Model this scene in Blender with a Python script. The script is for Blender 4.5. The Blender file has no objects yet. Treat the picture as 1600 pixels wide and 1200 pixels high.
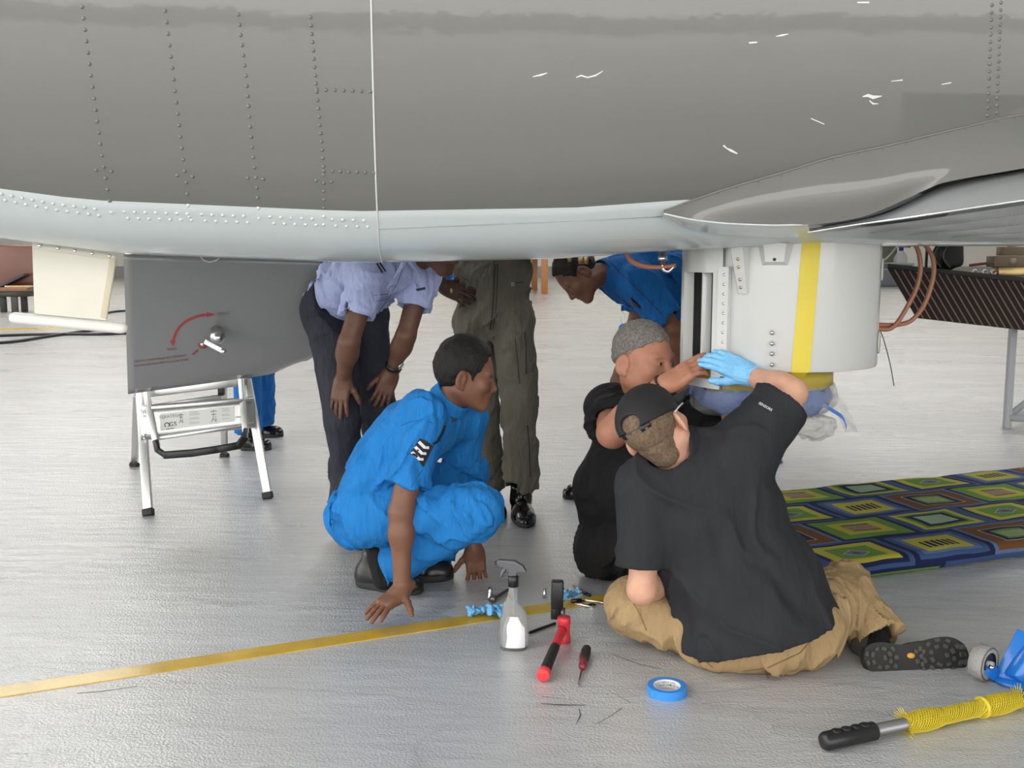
import bpy, bmesh, math, random
import numpy as np
from mathutils import Vector, Matrix, Euler
random.seed(7)
SC = bpy.context.scene
COL = SC.collection
# ------------------------------------------------------------------ camera
CAMH, FPX = 1.24, 1600.0
PITCH = math.atan(210.0 / FPX)
cam_d = bpy.data.cameras.new('camera'); cam = bpy.data.objects.new('camera', cam_d); COL.objects.link(cam)
cam_d.sensor_width = 36.0; cam_d.lens = 36.0; cam_d.clip_start = 0.05; cam_d.clip_end = 500
cam.location = (0, 0, CAMH); cam.rotation_euler = (math.pi / 2 - PITCH, 0, 0)
SC.camera = cam
# ------------------------------------------------------------------ sky and exposure
w = bpy.data.worlds.new('overcast_sky'); SC.world = w; w.use_nodes = True
w.node_tree.nodes['Background'].inputs[0].default_value = (1.0, 0.99, 0.965, 1)
w.node_tree.nodes['Background'].inputs[1].default_value = 3.4
SC.view_settings.view_transform = 'Standard'; SC.view_settings.look = 'None'
SC.view_settings.exposure = 0.55; SC.view_settings.gamma = 1.0; SC.view_settings.use_curve_mapping = False
SC.cycles.use_denoising = True
SC.cycles.max_bounces = 8; SC.cycles.diffuse_bounces = 4; SC.cycles.glossy_bounces = 4
SC.cycles.transmission_bounces = 6; SC.cycles.transparent_max_bounces = 8
SC.cycles.caustics_reflective = False; SC.cycles.caustics_refractive = False
SC.cycles.sample_clamp_indirect = 6.0

# ------------------------------------------------------------------ geometry of view -> place
CP, SP_ = math.cos(PITCH), math.sin(PITCH)
def ray(px, py):
    a = (px - 800.0) / FPX; b = (600.0 - py) / FPX
    return Vector((a, CP + b * SP_, -SP_ + b * CP))
def P(px, py, Y):
    r = ray(px, py); t = Y / r.y
    return Vector((r.x * t, Y, CAMH + r.z * t))
def G(px, py, z=0.0):
    r = ray(px, py); t = (z - CAMH) / r.z
    return Vector((r.x * t, r.y * t, z))
def proj(p):
    x, y, z = p[0], p[1], p[2] - CAMH
    f = y * CP - z * SP_; u = y * SP_ + z * CP
    return (800 + FPX * x / f, 600 - FPX * u / f)

# ------------------------------------------------------------------ materials
MATS = {}
def mat(name, color=(.5, .5, .5), rough=.5, metal=0.0, bump=0.0, bscale=40.0, var=0.0, vscale=6.0, spec=.5,
        coat=0.0, trans=0.0, alpha=1.0, ior=1.45, emit=0.0, bdist=0.01, sheen=0.0, sss=0.0, stretch=None):
    if name in MATS: return MATS[name]
    m = bpy.data.materials.new(name); m.use_nodes = True
    nt = m.node_tree; b = nt.nodes['Principled BSDF']; L = nt.links
    col = (color[0], color[1], color[2], 1)
    b.inputs['Base Color'].default_value = col
    b.inputs['Roughness'].default_value = rough; b.inputs['Metallic'].default_value = metal
    b.inputs['Specular IOR Level'].default_value = spec; b.inputs['IOR'].default_value = ior
    b.inputs['Coat Weight'].default_value = coat; b.inputs['Coat Roughness'].default_value = .06
    b.inputs['Transmission Weight'].default_value = trans; b.inputs['Alpha'].default_value = alpha
    if sheen: b.inputs['Sheen Weight'].default_value = sheen
    if sss:
        b.inputs['Subsurface Weight'].default_value = sss
        b.inputs['Subsurface Radius'].default_value = (.012, .005, .003); b.inputs['Subsurface Scale'].default_value = 1.0
    if emit:
        b.inputs['Emission Color'].default_value = col; b.inputs['Emission Strength'].default_value = emit
    if bump or var:
        tc = nt.nodes.new('ShaderNodeTexCoord'); src = tc.outputs['Object']
        if stretch:
            mp = nt.nodes.new('ShaderNodeMapping'); mp.inputs['Scale'].default_value = stretch
            L.new(src, mp.inputs[0]); src = mp.outputs[0]
    if var:
        n = nt.nodes.new('ShaderNodeTexNoise'); n.inputs['Scale'].default_value = vscale; n.inputs['Detail'].default_value = 4
        L.new(src, n.inputs['Vector'])
        mr = nt.nodes.new('ShaderNodeMapRange'); mr.inputs[1].default_value = .25; mr.inputs[2].default_value = .75
        mr.inputs[3].default_value = 1 - var; mr.inputs[4].default_value = 1 + var
        L.new(n.outputs['Fac'], mr.inputs[0])
        mx = nt.nodes.new('ShaderNodeVectorMath'); mx.operation = 'SCALE'; mx.inputs[0].default_value = color[:3]
        L.new(mr.outputs[0], mx.inputs['Scale']); L.new(mx.outputs[0], b.inputs['Base Color'])
    if bump:
        n2 = nt.nodes.new('ShaderNodeTexNoise'); n2.inputs['Scale'].default_value = bscale; n2.inputs['Detail'].default_value = 5
        L.new(src, n2.inputs['Vector'])
        bp = nt.nodes.new('ShaderNodeBump'); bp.inputs['Strength'].default_value = bump; bp.inputs['Distance'].default_value = bdist
        L.new(n2.outputs['Fac'], bp.inputs['Height']); L.new(bp.outputs[0], b.inputs['Normal'])
    MATS[name] = m
    return m

# ------------------------------------------------------------------ objects
def obj(name, me, m=None, parent=None, smooth=True):
    if isinstance(me, bmesh.types.BMesh):
        bm = me; me = bpy.data.meshes.new(name); bm.to_mesh(me); bm.free()
    o = bpy.data.objects.new(name, me); COL.objects.link(o)
    if m is not None and not me.materials: me.materials.append(m)
    if smooth:
        me.polygons.foreach_set('use_smooth', [True] * len(me.polygons))
    if parent is not None:
        o.parent = parent
        o.matrix_parent_inverse = parent.matrix_world.inverted() if parent.matrix_world != Matrix.Identity(4) else Matrix.Identity(4)
    return o
def tag(o, label=None, cat=None, group=None, kind=None):
    if label: o['label'] = label
    if cat: o['category'] = cat
    if group: o['group'] = group
    if kind: o['kind'] = kind
    return o
def thing(name, label, cat, loc=(0, 0, 0), group=None):
    o = bpy.data.objects.new(name, None); COL.objects.link(o); o.empty_display_size = .1
    o.location = loc
    o.matrix_world = Matrix.Translation(Vector(loc))
    return tag(o, label, cat, group)
def sharp(o, deg=35):
    me = o.data
    me.polygons.foreach_set('use_smooth', [True] * len(me.polygons))
    try: me.set_sharp_from_angle(angle=math.radians(deg))
    except Exception: pass
    return o

def frame(o, f, n):
    """matrix with local y = f, local z ~ n, origin o"""
    f = Vector(f).normalized(); n = Vector(n); x = f.cross(n).normalized(); z = x.cross(f).normalized()
    M = Matrix.Identity(4)
    for i in range(3):
        M[i][0] = x[i]; M[i][1] = f[i]; M[i][2] = z[i]; M[i][3] = o[i]
    return M

def add_box(bm, c, s, M=None, bev=0.0, seg=2):
    r = bmesh.ops.create_cube(bm, size=1.0)
    vs = r['verts']
    for v in vs: v.co = Vector((v.co.x * s[0], v.co.y * s[1], v.co.z * s[2]))
    if bev > 0:
        es = list({e for v in vs for e in v.link_edges})
        rb = bmesh.ops.bevel(bm, geom=es, offset=bev, segments=seg, affect='EDGES', profile=.5)
        vs = list({v for f in rb['faces'] for v in f.verts} | {v for v in vs if v.is_valid})
    T = Matrix.Translation(Vector(c)) if M is None else M @ Matrix.Translation(Vector(c))
    for v in vs: v.co = T @ v.co
    return vs
def add_bar(bm, a, b, w, t, up=(0, 0, 1), bev=0.0):
    a, b = Vector(a), Vector(b); d = b - a
    u = Vector(up)
    if abs(d.normalized().dot(u)) > .97: u = Vector((0, 1, 0))
    M = frame((a + b) / 2, d, u)
    return add_box(bm, (0, 0, 0), (w, d.length, t), M, bev)
def add_tube(bm, pts, r, n=10, cap=True):
    """tube along points; r float or list"""
    pts = [Vector(p) for p in pts]; k = len(pts)
    rr = r if isinstance(r, (list, tuple)) else [r] * k
    rings = []; prev = None
    for i, p in enumerate(pts):
        d = (pts[min(i + 1, k - 1)] - pts[max(i - 1, 0)])
        if d.length < 1e-9: d = Vector((0, 0, 1))
        d.normalize()
        if prev is None:
            a = d.orthogonal().normalized()
        else:
            a = (prev - d * prev.dot(d))
            a = a.normalized() if a.length > 1e-6 else d.orthogonal().normalized()
        prev = a; b = d.cross(a)
        rings.append([bm.verts.new(p + (a * math.cos(2 * math.pi * j / n) + b * math.sin(2 * math.pi * j / n)) * rr[i]) for j in range(n)])
    for i in range(k - 1):
        for j in range(n):
            bm.faces.new((rings[i][j], rings[i][(j + 1) % n], rings[i + 1][(j + 1) % n], rings[i + 1][j]))
    if cap:
        bm.faces.new(list(reversed(rings[0]))); bm.faces.new(rings[-1])
def add_lathe(bm, prof, M=Matrix.Identity(4), n=24, a0=0.0, a1=2 * math.pi, sx=1.0, sy=1.0):
    """prof: list of (r, z)"""
    full = abs(a1 - a0 - 2 * math.pi) < 1e-6
    m = n if full else n + 1
    rings = []
    for r, z in prof:
        rings.append([bm.verts.new(M @ Vector((r * sx * math.cos(a0 + (a1 - a0) * j / n), r * sy * math.sin(a0 + (a1 - a0) * j / n), z))) for j in range(m)])
    for i in range(len(prof) - 1):
        for j in range(n):
            k = (j + 1) % m
            try: bm.faces.new((rings[i][j], rings[i][k], rings[i + 1][k], rings[i + 1][j]))
            except ValueError: pass
    bmesh.ops.remove_doubles(bm, verts=[v for r_ in rings for v in r_], dist=1e-6)
def smooth_path(pts, n=8):
    """Catmull-Rom"""
    pts = [Vector(p) for p in pts]; out = []
    ext = [pts[0] * 2 - pts[1]] + pts + [pts[-1] * 2 - pts[-2]]
    for i in range(1, len(ext) - 2):
        p0, p1, p2, p3 = ext[i - 1:i + 3]
        for j in range(n):
            t = j / n
            out.append(.5 * ((2 * p1) + (p2 - p0) * t + (2 * p0 - 5 * p1 + 4 * p2 - p3) * t * t + (3 * p1 - p0 - 3 * p2 + p3) * t ** 3))
    out.append(pts[-1]); return out
def grid_mesh(rows, closed=False):
    bm = bmesh.new(); vs = [[bm.verts.new(p) for p in r] for r in rows]
    for i in range(len(rows) - 1):
        for j in range(len(rows[i]) - 1):
            bm.faces.new((vs[i][j], vs[i][j + 1], vs[i + 1][j + 1], vs[i + 1][j]))
        if closed: bm.faces.new((vs[i][-1], vs[i][0], vs[i + 1][0], vs[i + 1][-1]))
    return bm
def prism(bm, poly, M, t):
    """poly in local xy, extruded along local z from 0 to t"""
    a = [bm.verts.new(M @ Vector((x, y, 0))) for x, y in poly]; b = [bm.verts.new(M @ Vector((x, y, t))) for x, y in poly]
    n = len(poly)
    f1 = bm.faces.new(list(reversed(a))); f2 = bm.faces.new(b)
    for i in range(n): bm.faces.new((a[i], a[(i + 1) % n], b[(i + 1) % n], b[i]))
def text_mesh(s, size, ext=0.0006, align='CENTER'):
    c = bpy.data.curves.new('lettering', 'FONT'); c.body = s; c.size = size; c.extrude = ext
    c.align_x = align; c.align_y = 'CENTER'; c.resolution_u = 2
    o = bpy.data.objects.new('lettering', c); COL.objects.link(o)
    dg = bpy.context.evaluated_depsgraph_get()
    me = bpy.data.meshes.new_from_object(o.evaluated_get(dg))
    bpy.data.objects.remove(o); me.materials.clear()
    return me
def place_mesh(me, M):
    me.transform(M); return me
# ------------------------------------------------------------------ material palette
GREY = mat('grey_aircraft_paint', (.160, .160, .150), .06, bump=.16, bscale=3.0, bdist=.02, spec=.5)
LIGHT = mat('pale_grey_aircraft_paint', (.60, .65, .65), .14, bump=.06, bscale=3.0, bdist=.02)
WHITE = mat('white_gloss_paint', (.57, .575, .56), .14)
CREAM = mat('cream_paint', (.70, .67, .58), .3, var=.04)
ALU = mat('brushed_aluminium', (.55, .55, .54), .34, metal=1.0, bump=.05, bscale=120)
STEEL = mat('polished_steel', (.62, .63, .64), .16, metal=1.0)
DSTEEL = mat('dark_steel', (.16, .16, .17), .35, metal=.8)
BLACKP = mat('black_plastic', (.012, .012, .013), .36)
RUBBER = mat('black_rubber', (.018, .018, .019), .62, bump=.1, bscale=90)
DARK = mat('dark_interior', (.02, .02, .022), .6)
RED = mat('red_plastic', (.55, .03, .045), .34)
REDP = mat('red_marking_paint', (.36, .055, .06), .5)
YTAPE = mat('yellow_tape', (.62, .50, .045), .42, bump=.1, bscale=60, var=.05)
BTAPE = mat('blue_tape', (.035, .25, .72), .48, var=.04)
BLUEM = mat('blue_painted_steel', (.012, .16, .55), .3, coat=.3)
GREYM = mat('grey_painted_steel', (.36, .37, .385), .45)
WOOD = mat('varnished_wood', (.27, .105, .028), .35, var=.25, vscale=10, stretch=(8, 8, .8))
COPPER = mat('brown_rubber_hose', (.36, .15, .085), .38)
BRASS = mat('brass', (.44, .33, .15), .35, metal=.9)
mat('navy_ink', (.01, .02, .10), .6)
# ------------------------------------------------------------------ setting: hangar
def floor_material():
    m = bpy.data.materials.new('epoxy_floor'); m.use_nodes = True
    nt = m.node_tree; b = nt.nodes['Principled BSDF']; L = nt.links; N = nt.nodes.new
    tc = N('ShaderNodeTexCoord')
    def noise(scale, detail, vec=None, rough=.5):
        n = N('ShaderNodeTexNoise'); n.inputs['Scale'].default_value = scale; n.inputs['Detail'].default_value = detail
        n.inputs['Roughness'].default_value = rough
        L.new(vec if vec else tc.outputs['Object'], n.inputs['Vector']); return n
    mp = N('ShaderNodeMapping'); mp.inputs['Scale'].default_value = (.5, 1.6, 1); mp.inputs['Rotation'].default_value = (0, 0, .15)
    L.new(tc.outputs['Object'], mp.inputs[0])
    big = noise(.9, 5, mp.outputs[0], .6)
    ramp = N('ShaderNodeValToRGB')
    ramp.color_ramp.elements[0].position = .3; ramp.color_ramp.elements[0].color = (.44, .445, .45, 1)
    ramp.color_ramp.elements[1].position = .7; ramp.color_ramp.elements[1].color = (.55, .55, .55, 1)
    L.new(big.outputs['Fac'], ramp.inputs[0])
    # dark scuffs and hairline cracks
    mp2 = N('ShaderNodeMapping'); mp2.inputs['Scale'].default_value = (.55, 1.5, 1); mp2.inputs['Rotation'].default_value = (0, 0, .35)
    L.new(tc.outputs['Object'], mp2.inputs[0])
    wn = noise(1.5, 4)
    mixv = N('ShaderNodeMixRGB'); mixv.inputs[0].default_value = .22
    L.new(mp2.outputs[0], mixv.inputs[1]); L.new(wn.outputs['Color'], mixv.inputs[2])
    vo = N('ShaderNodeTexVoronoi'); vo.feature = 'DISTANCE_TO_EDGE'; vo.inputs['Scale'].default_value = .8
    L.new(mixv.outputs[0], vo.inputs['Vector'])
    cr = N('ShaderNodeMapRange'); cr.inputs[1].default_value = .0; cr.inputs[2].default_value = .005; cr.inputs[3].default_value = .8; cr.inputs[4].default_value = 1
    L.new(vo.outputs['Distance'], cr.inputs[0])
    msk = noise(.7, 2); mk = N('ShaderNodeMapRange'); mk.inputs[1].default_value = .5; mk.inputs[2].default_value = .62
    L.new(msk.outputs['Fac'], mk.inputs[0])
    mxm = N('ShaderNodeMixRGB'); mxm.inputs[2].default_value = (1, 1, 1, 1); L.new(mk.outputs[0], mxm.inputs[0]); L.new(cr.outputs[0], mxm.inputs[1])
    mul = N('ShaderNodeMixRGB'); mul.blend_type = 'MULTIPLY'; mul.inputs[0].default_value = 1
    L.new(ramp.outputs[0], mul.inputs[1]); L.new(mxm.outputs[0], mul.inputs[2])
    L.new(mul.outputs[0], b.inputs['Base Color'])
    rn = noise(1.3, 4, mp.outputs[0]); rr = N('ShaderNodeMapRange'); rr.inputs[1].default_value = .3; rr.inputs[2].default_value = .7
    rr.inputs[3].default_value = .22; rr.inputs[4].default_value = .42
    L.new(rn.outputs['Fac'], rr.inputs[0]); L.new(rr.outputs[0], b.inputs['Roughness'])
    b.inputs['Specular IOR Level'].default_value = .5; b.inputs['IOR'].default_value = 1.5; b.inputs['Coat Weight'].default_value = .85; b.inputs['Coat Roughness'].default_value = .09; b.inputs['Coat IOR'].default_value = 1.55
    f1 = noise(130, 3); f2 = noise(9, 5, mp.outputs[0])
    a = N('ShaderNodeMath'); a.operation = 'MULTIPLY'; a.inputs[1].default_value = 2.2; L.new(f2.outputs['Fac'], a.inputs[0])
    ad = N('ShaderNodeMath'); ad.operation = 'ADD'; L.new(f1.outputs['Fac'], ad.inputs[0]); L.new(a.outputs[0], ad.inputs[1])
    bp = N('ShaderNodeBump'); bp.inputs['Strength'].default_value = .75; bp.inputs['Distance'].default_value = .004
    L.new(ad.outputs[0], bp.inputs['Height']); L.new(bp.outputs[0], b.inputs['Normal']); L.new(bp.outputs[0], b.inputs['Coat Normal'])
    return m
FLOOR = floor_material()
def slab(name, c, s, m, kind='structure'):
    bm = bmesh.new(); add_box(bm, c, s); return tag(obj(name, bm, m, smooth=False), kind=kind)
slab('floor', (0, 13.5, -.05), (60, 67, .1), FLOOR)
APRON = mat('concrete_apron', (.42, .40, .37), .9, var=.15, vscale=.5)
slab('apron', (0, -75, -.06), (260, 110, .1), APRON)
slab('apron_side', (-80, 13.5, -.06), (100, 67, .1), APRON)
slab('apron_back', (0, 97, -.06), (260, 100, .1), APRON)
WALLM = mat('painted_wall', (.66, .64, .60), .7, var=.05, vscale=1)
CEIL = mat('white_metal_roof', (.60, .61, .62), .6, var=.05)
# roof with rooflight openings read from floor glare, some added for more fill light
def roof():
    bm = bmesh.new()
    x0, x1, y0, y1, z = -24, 24, -18, 46, 9.0
    holes = [(-15, -7.6, 13, 31), (-1.9, 0.0, 8.5, 30), (7.5, 11.5, 4, 34), (-15, -6, -8, 4)]
    xs = sorted({x0, x1} | {h[0] for h in holes} | {h[1] for h in holes})
    ys = sorted({y0, y1} | {h[2] for h in holes} | {h[3] for h in holes})
    for i in range(len(xs) - 1):
        for j in range(len(ys) - 1):
            cx, cy = (xs[i] + xs[i + 1]) / 2, (ys[j] + ys[j + 1]) / 2
            if any(h[0] < cx < h[1] and h[2] < cy < h[3] for h in holes): continue
            add_box(bm, (cx, cy, z + .1), (xs[i + 1] - xs[i], ys[j + 1] - ys[j], .2))
    tag(obj('ceiling', bm, CEIL, smooth=False), kind='structure')
roof()
slab('wall_right', (24, 14, 4.5), (.3, 64, 9), WALLM)
slab('added_wall_left', (-24, 29, 4.5), (.3, 34, 9), WALLM)  # unseen wall, added to cut the light on the far-left floor
slab('wall_back', (0, 46, .95), (48, .3, 1.9), WALLM)
slab('wall_back_header', (0, 46, 8.4), (48, .3, 1.4), WALLM)
def sheet_material():
    m = bpy.data.materials.new('light_dimming_film'); m.use_nodes = True
    nt = m.node_tree; nt.nodes.remove(nt.nodes['Principled BSDF'])
    t = nt.nodes.new('ShaderNodeBsdfTransparent'); t.inputs[0].default_value = (.40, .385, .345, 1)
    nt.links.new(t.outputs[0], nt.nodes['Material Output'].inputs[0]); return m
SHEET = sheet_material()
for i in range(4):
    slab('dimming_sheet_%d' % (i + 1), (-18 + 12 * i, 46, 4.8), (11.5, .06, 5.8), SHEET)  # unseen sheets added to dim and warm the light from the back opening
slab('baseboard_back', (0, 45.8, .25), (48, .1, .5), mat('grey_skirting', (.30, .29, .27), .6))
for i, x in enumerate((-24, -12, 0, 12, 24)):
    slab('trim_%d' % (i + 1), (x, 46, 4.7), (.5, .5, 9), GREYM)
for i, y in enumerate((-18, -3, 12)):
    slab('trim_%d' % (i + 6), (-24, y, 4.5), (.4, .4, 9), GREYM)
# yellow painted floor line: from lower left to the tools
a, b = G(-260, 1122), G(985, 930)
YL = mat('yellow_floor_paint', (.56, .36, .035), .22, var=.16, vscale=9, bump=.25, bscale=160, bdist=.002)
d = (b - a).normalized()
bm = bmesh.new(); add_box(bm, (0, 0, .0012), (.078, (b - a).length + .9, .0024), frame((a + b) / 2 + d * .45, d, (0, 0, 1)))
tag(obj('trim_10', bm, YL, smooth=False), kind='structure')
a2, b2 = G(-200, 520), G(260, 508)
d2 = (b2 - a2).normalized()
bm = bmesh.new(); add_box(bm, (0, 0, .001), (.35, (b2 - a2).length, .002), frame((a2 + b2) / 2, d2, (0, 0, 1)))
tag(obj('trim_11', bm, YL, smooth=False), kind='structure')
# ------------------------------------------------------------------ aircraft
TH = math.radians(5.0); UO = Vector((0, 2.75, 0))
UD = Vector((math.cos(TH), math.sin(TH), 0)); VD = Vector((-math.sin(TH), math.cos(TH), 0))
PROF = [(.72, 2.74), (.40, 2.69), (.20, 2.58), (.08, 2.42), (.015, 2.22), (-.004, 2.05), (0, 1.9), (.018, 1.75), (.047, 1.6), (.093, 1.45), (.129, 1.38),
        (.155, 1.345), (.176, 1.32), (.236, 1.27), (.30, 1.235), (.384, 1.21), (.47, 1.2), (.72, 1.196)]
def interp(x, xs, ys): return float(np.interp(x, xs, ys))
def dz(u): return interp(u, [-5, -2.2, -1.5, -1.14, -.43, .19, .52, 1.0, 5], [.55, .15, .075, .028, 0, .012, .036, .055, .06])
PZ = [p[1] for p in PROF][::-1]; PD = [p[0] for p in PROF][::-1]
_tz = []; _td = []
for i in range(len(PROF) - 1):       # smooth profile
    pass
_sm = smooth_path([Vector((a, b, 0)) for a, b in PROF], 6)
PROFS = [(p.x, p.y) for p in _sm]
SZ = np.array([p[1] for p in PROFS][::-1]); SD = np.array([p[0] for p in PROFS][::-1])
def depth_at(z): return float(np.interp(z, SZ, SD))
def zoff(z, u): return z - dz(u) * min(1, max(0, (2.1 - z) / .75))
def loc(u, v, z): return UO + UD * u + VD * v + Vector((0, 0, z))
def fus(u, z0):  # near-side surface at station u and section height z0
    return loc(u, depth_at(z0), z0 + dz(u) * min(1, max(0, (2.1 - z0) / .75)))
def pix_fus(px, py, out=0.0):
    r = ray(px, py); c = Vector((0, 0, CAMH)); t = 2.3; last = None
    while t < 4.2:
        p = c + r * t; q = p - UO; u = q.dot(UD); v = q.dot(VD)
        z0 = zoff(p.z, u)
        if z0 > 1.197 and v >= depth_at(z0):
            break
        t += .004
    lo_, hi_ = t - .004, t
    for _ in range(10):
        t = (lo_ + hi_) / 2; p = c + r * t; q = p - UO; u = q.dot(UD); z0 = zoff(p.z, u)
        if z0 > 1.197 and q.dot(VD) >= depth_at(z0): hi_ = t
        else: lo_ = t
    n = (fus_normal(u, z0))
    return p + n * out, n
def fus_normal(u, z0):
    e = .01
    a = fus(u, min(z0 + e, 2.7)); b = fus(u, max(z0 - e, 1.197)); d = (a - b)
    n = d.cross(UD)
    if n.y > 0: n = -n
    return n.normalized()

airplane = thing('airplane', 'grey twin-engine airplane with pale belly filling the top of the picture', 'airplane', (0, 3.4, 0))
us = [-5 + i * .1 for i in range(101)]
full = PROFS + [(1.44 - a, b) for a, b in PROFS[::-1][1:]]
ipaint = min(range(len(PROFS)), key=lambda i: abs(PROFS[i][1] - 1.345))
ibot = len(PROFS) - 1
def skin(idx):
    return grid_mesh([[loc(u, full[i][0], full[i][1] + dz(u) * min(1, max(0, (2.1 - full[i][1]) / .75))) for u in us] for i in idx])
obj('upper_skin', skin(range(0, ipaint + 1)), GREY, airplane)
mirror0 = 2 * ibot - ipaint
obj('belly_skin', skin(range(ipaint, mirror0 + 1)), LIGHT, airplane)
obj('far_skin', skin(range(mirror0, len(full))), GREY, airplane)
# production joint: sealed seam ring
us_ = pix_fus(588, 300)[0] - UO
u_seam = us_.dot(UD)
SEAL = mat('white_sealant', (.62, .63, .62), .35)
bm = bmesh.new(); add_tube(bm, [fus(u_seam, z) for z in list(np.linspace(2.4, 1.215, 50))] + [loc(u_seam, .45, 1.2), loc(u_seam, .6, 1.197)], .0025, 8)
obj('seam', bm, SEAL, airplane)
bm = bmesh.new(); lap = [pix_fus(x, y, .001)[0] for x, y in ((592, 358), (700, 353), (820, 348), (940, 343), (1035, 338))]
add_tube(bm, lap, .0013, 6); obj('lap_seam', bm, mat('grey_seam_sealant', (.33, .37, .38), .5), airplane)  # lap seam in a grey darker than the belly paint

def poly_pts(poly, step):
    out = []; carry = 0.0
    for (x0, y0), (x1, y1) in zip(poly[:-1], poly[1:]):
        L_ = math.hypot(x1 - x0, y1 - y0); t = carry
        while t < L_:
            out.append((x0 + (x1 - x0) * t / L_, y0 + (y1 - y0) * t / L_)); t += step
        carry = t - L_
    return out
rp = []
rp += poly_pts([(128, 11), (145, 141), (160, 248), (166, 285), (171, 312), (175, 338)], 18)
rp += poly_pts([(258, 17), (270, 113), (283, 224), (291, 285), (296, 342)], 18)
rp += poly_pts([(372, 23), (384, 115), (394, 232), (401, 290), (405, 346)], 16)
rp += poly_pts([(485, 27), (494, 135), (504, 240), (506, 283), (506, 352)], 13)
for x, y in ((162, 267), (289, 275), (399, 279), (506, 283)): rp += [(x - 12, y - 1), (x + 12, y + 1)]
rp += poly_pts([(495, 140), (582, 143)], 14) + poly_pts([(506, 267), (586, 270)], 13)
for a in ([(2, 303), (75, 317), (160, 328)], [(194, 331), (295, 334)], [(315, 335), (390, 338)], [(422, 339), (495, 342)], [(519, 343), (584, 345)]):
    rp += poly_pts(a, 16.5); rp += [(x + 6, y + 10) for x, y in poly_pts(a, 16.5)]
rp += poly_pts([(1550, 8), (1543, 182)], 11.5) + poly_pts([(1564, 4), (1557, 180)], 11.5)
rivet_pts = [pix_fus(x, y) for x, y in rp]
def rivet_mesh(pts, r, h=.6, n=7):
    bm = bmesh.new()
    for p, nn in pts:
        M = frame(p, nn.orthogonal(), nn)
        rings = [[bm.verts.new(M @ Vector((r * math.cos(2 * math.pi * j / n) * k, r * math.sin(2 * math.pi * j / n) * k, hh * r * h))) for j in range(n)] for k, hh in ((1, 0), (.75, .7))]
        top = bm.verts.new(M @ Vector((0, 0, r * h)))
        for j in range(n):
            bm.faces.new((rings[0][j], rings[0][(j + 1) % n], rings[1][(j + 1) % n], rings[1][j]))
            bm.faces.new((rings[1][j], rings[1][(j + 1) % n], top))
    return bm
up_r = [(p, n) for p, n in rivet_pts if zoff(p.z, (p - UO).dot(UD)) > 1.345]
lo_r = [(p, n) for p, n in rivet_pts if zoff(p.z, (p - UO).dot(UD)) <= 1.345]
tag(obj('rivets', rivet_mesh(up_r, .0055, .7), GREY, airplane), kind='stuff')
tag(obj('rivets', rivet_mesh(lo_r, .0055, .7), LIGHT, airplane), kind='stuff')
bm = bmesh.new()
# ---- wing root fairing
Uq = [(1037, 329), (1095, 308), (1150, 290), (1220, 270), (1300, 246), (1380, 229), (1450, 212), (1510, 198), (1560, 186), (1620, 176), (1760, 160), (1950, 140)]
Lq = [(1037, 334, 2.93), (1095, 346, 2.93), (1150, 350, 2.93), (1220, 352, 2.93), (1290, 349, 2.92), (1350, 338, 2.91), (1400, 318, 2.90), (1450, 295, 2.88), (1485, 283, 2.86), (1600, 263, 2.80), (1760, 236, 2.68), (1950, 200, 2.5)]
Us = [pix_fus(x, y, .001)[0] for x, y in Uq]; Ls = [P(x, y, Y) for x, y, Y in Lq]
def dens(pts, n=4): return smooth_path(pts, n)
Ud, Ld = dens(Us), dens(Ls)
rows = []
NV = 10
for k in range(NV + 1):
    t = k / NV; row = []
    for i, (a, b_) in enumerate(zip(Ud, Ld)):
        g = min(1, i / 18.0)
        p = a.lerp(b_, t)
        bul = math.sin(math.pi * t) * .035 * g - (1 - t) * t * t * .05 * g
        row.append(p + Vector((0, -bul, -bul * .4)))
    rows.append(row)
fairing = obj('wing_fairing', grid_mesh(rows), GREY, airplane)
bm = bmesh.new(); add_tube(bm, [p + Vector((0, -.001, 0)) for p in Ud], .0035, 6); obj('fairing_edge', bm, GREY, fairing)
frv = []
for i in range(2, len(Ud) - 8, 2):
    p = Ud[i] * .965 + Ld[i] * .035; frv.append((p + Vector((0, -.004, -.001)), Vector((0.1, -.95, -.2)).normalized()))
tag(obj('rivets', rivet_mesh(frv, .003), GREY, fairing), kind='stuff')
# pale lower fairing strip
Bq = [(1037, 336), (1070, 354), (1110, 363), (1160, 369), (1220, 371), (1262, 371)]
Bs = smooth_path([P(x, y, 2.99 + i * .02) for i, (x, y) in enumerate(Bq)], 5)
Ts = smooth_path([P(x, y, 2.932) for x, y in ((1037, 334), (1080, 343), (1125, 348.5), (1170, 351), (1215, 352), (1262, 351))], 5)
obj('lower_fairing', grid_mesh([[a.lerp(b_, k / 4) + Vector((0, -.02 * math.sin(math.pi * k / 4), 0)) for a, b_ in zip(Ts, Bs)] for k in range(5)]), LIGHT, airplane)
bm = bmesh.new(); add_tube(bm, [p + Vector((0, -.004, 0)) for p in Ts], .0025, 6); obj('fairing_edge', bm, SEAL, airplane)
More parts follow.
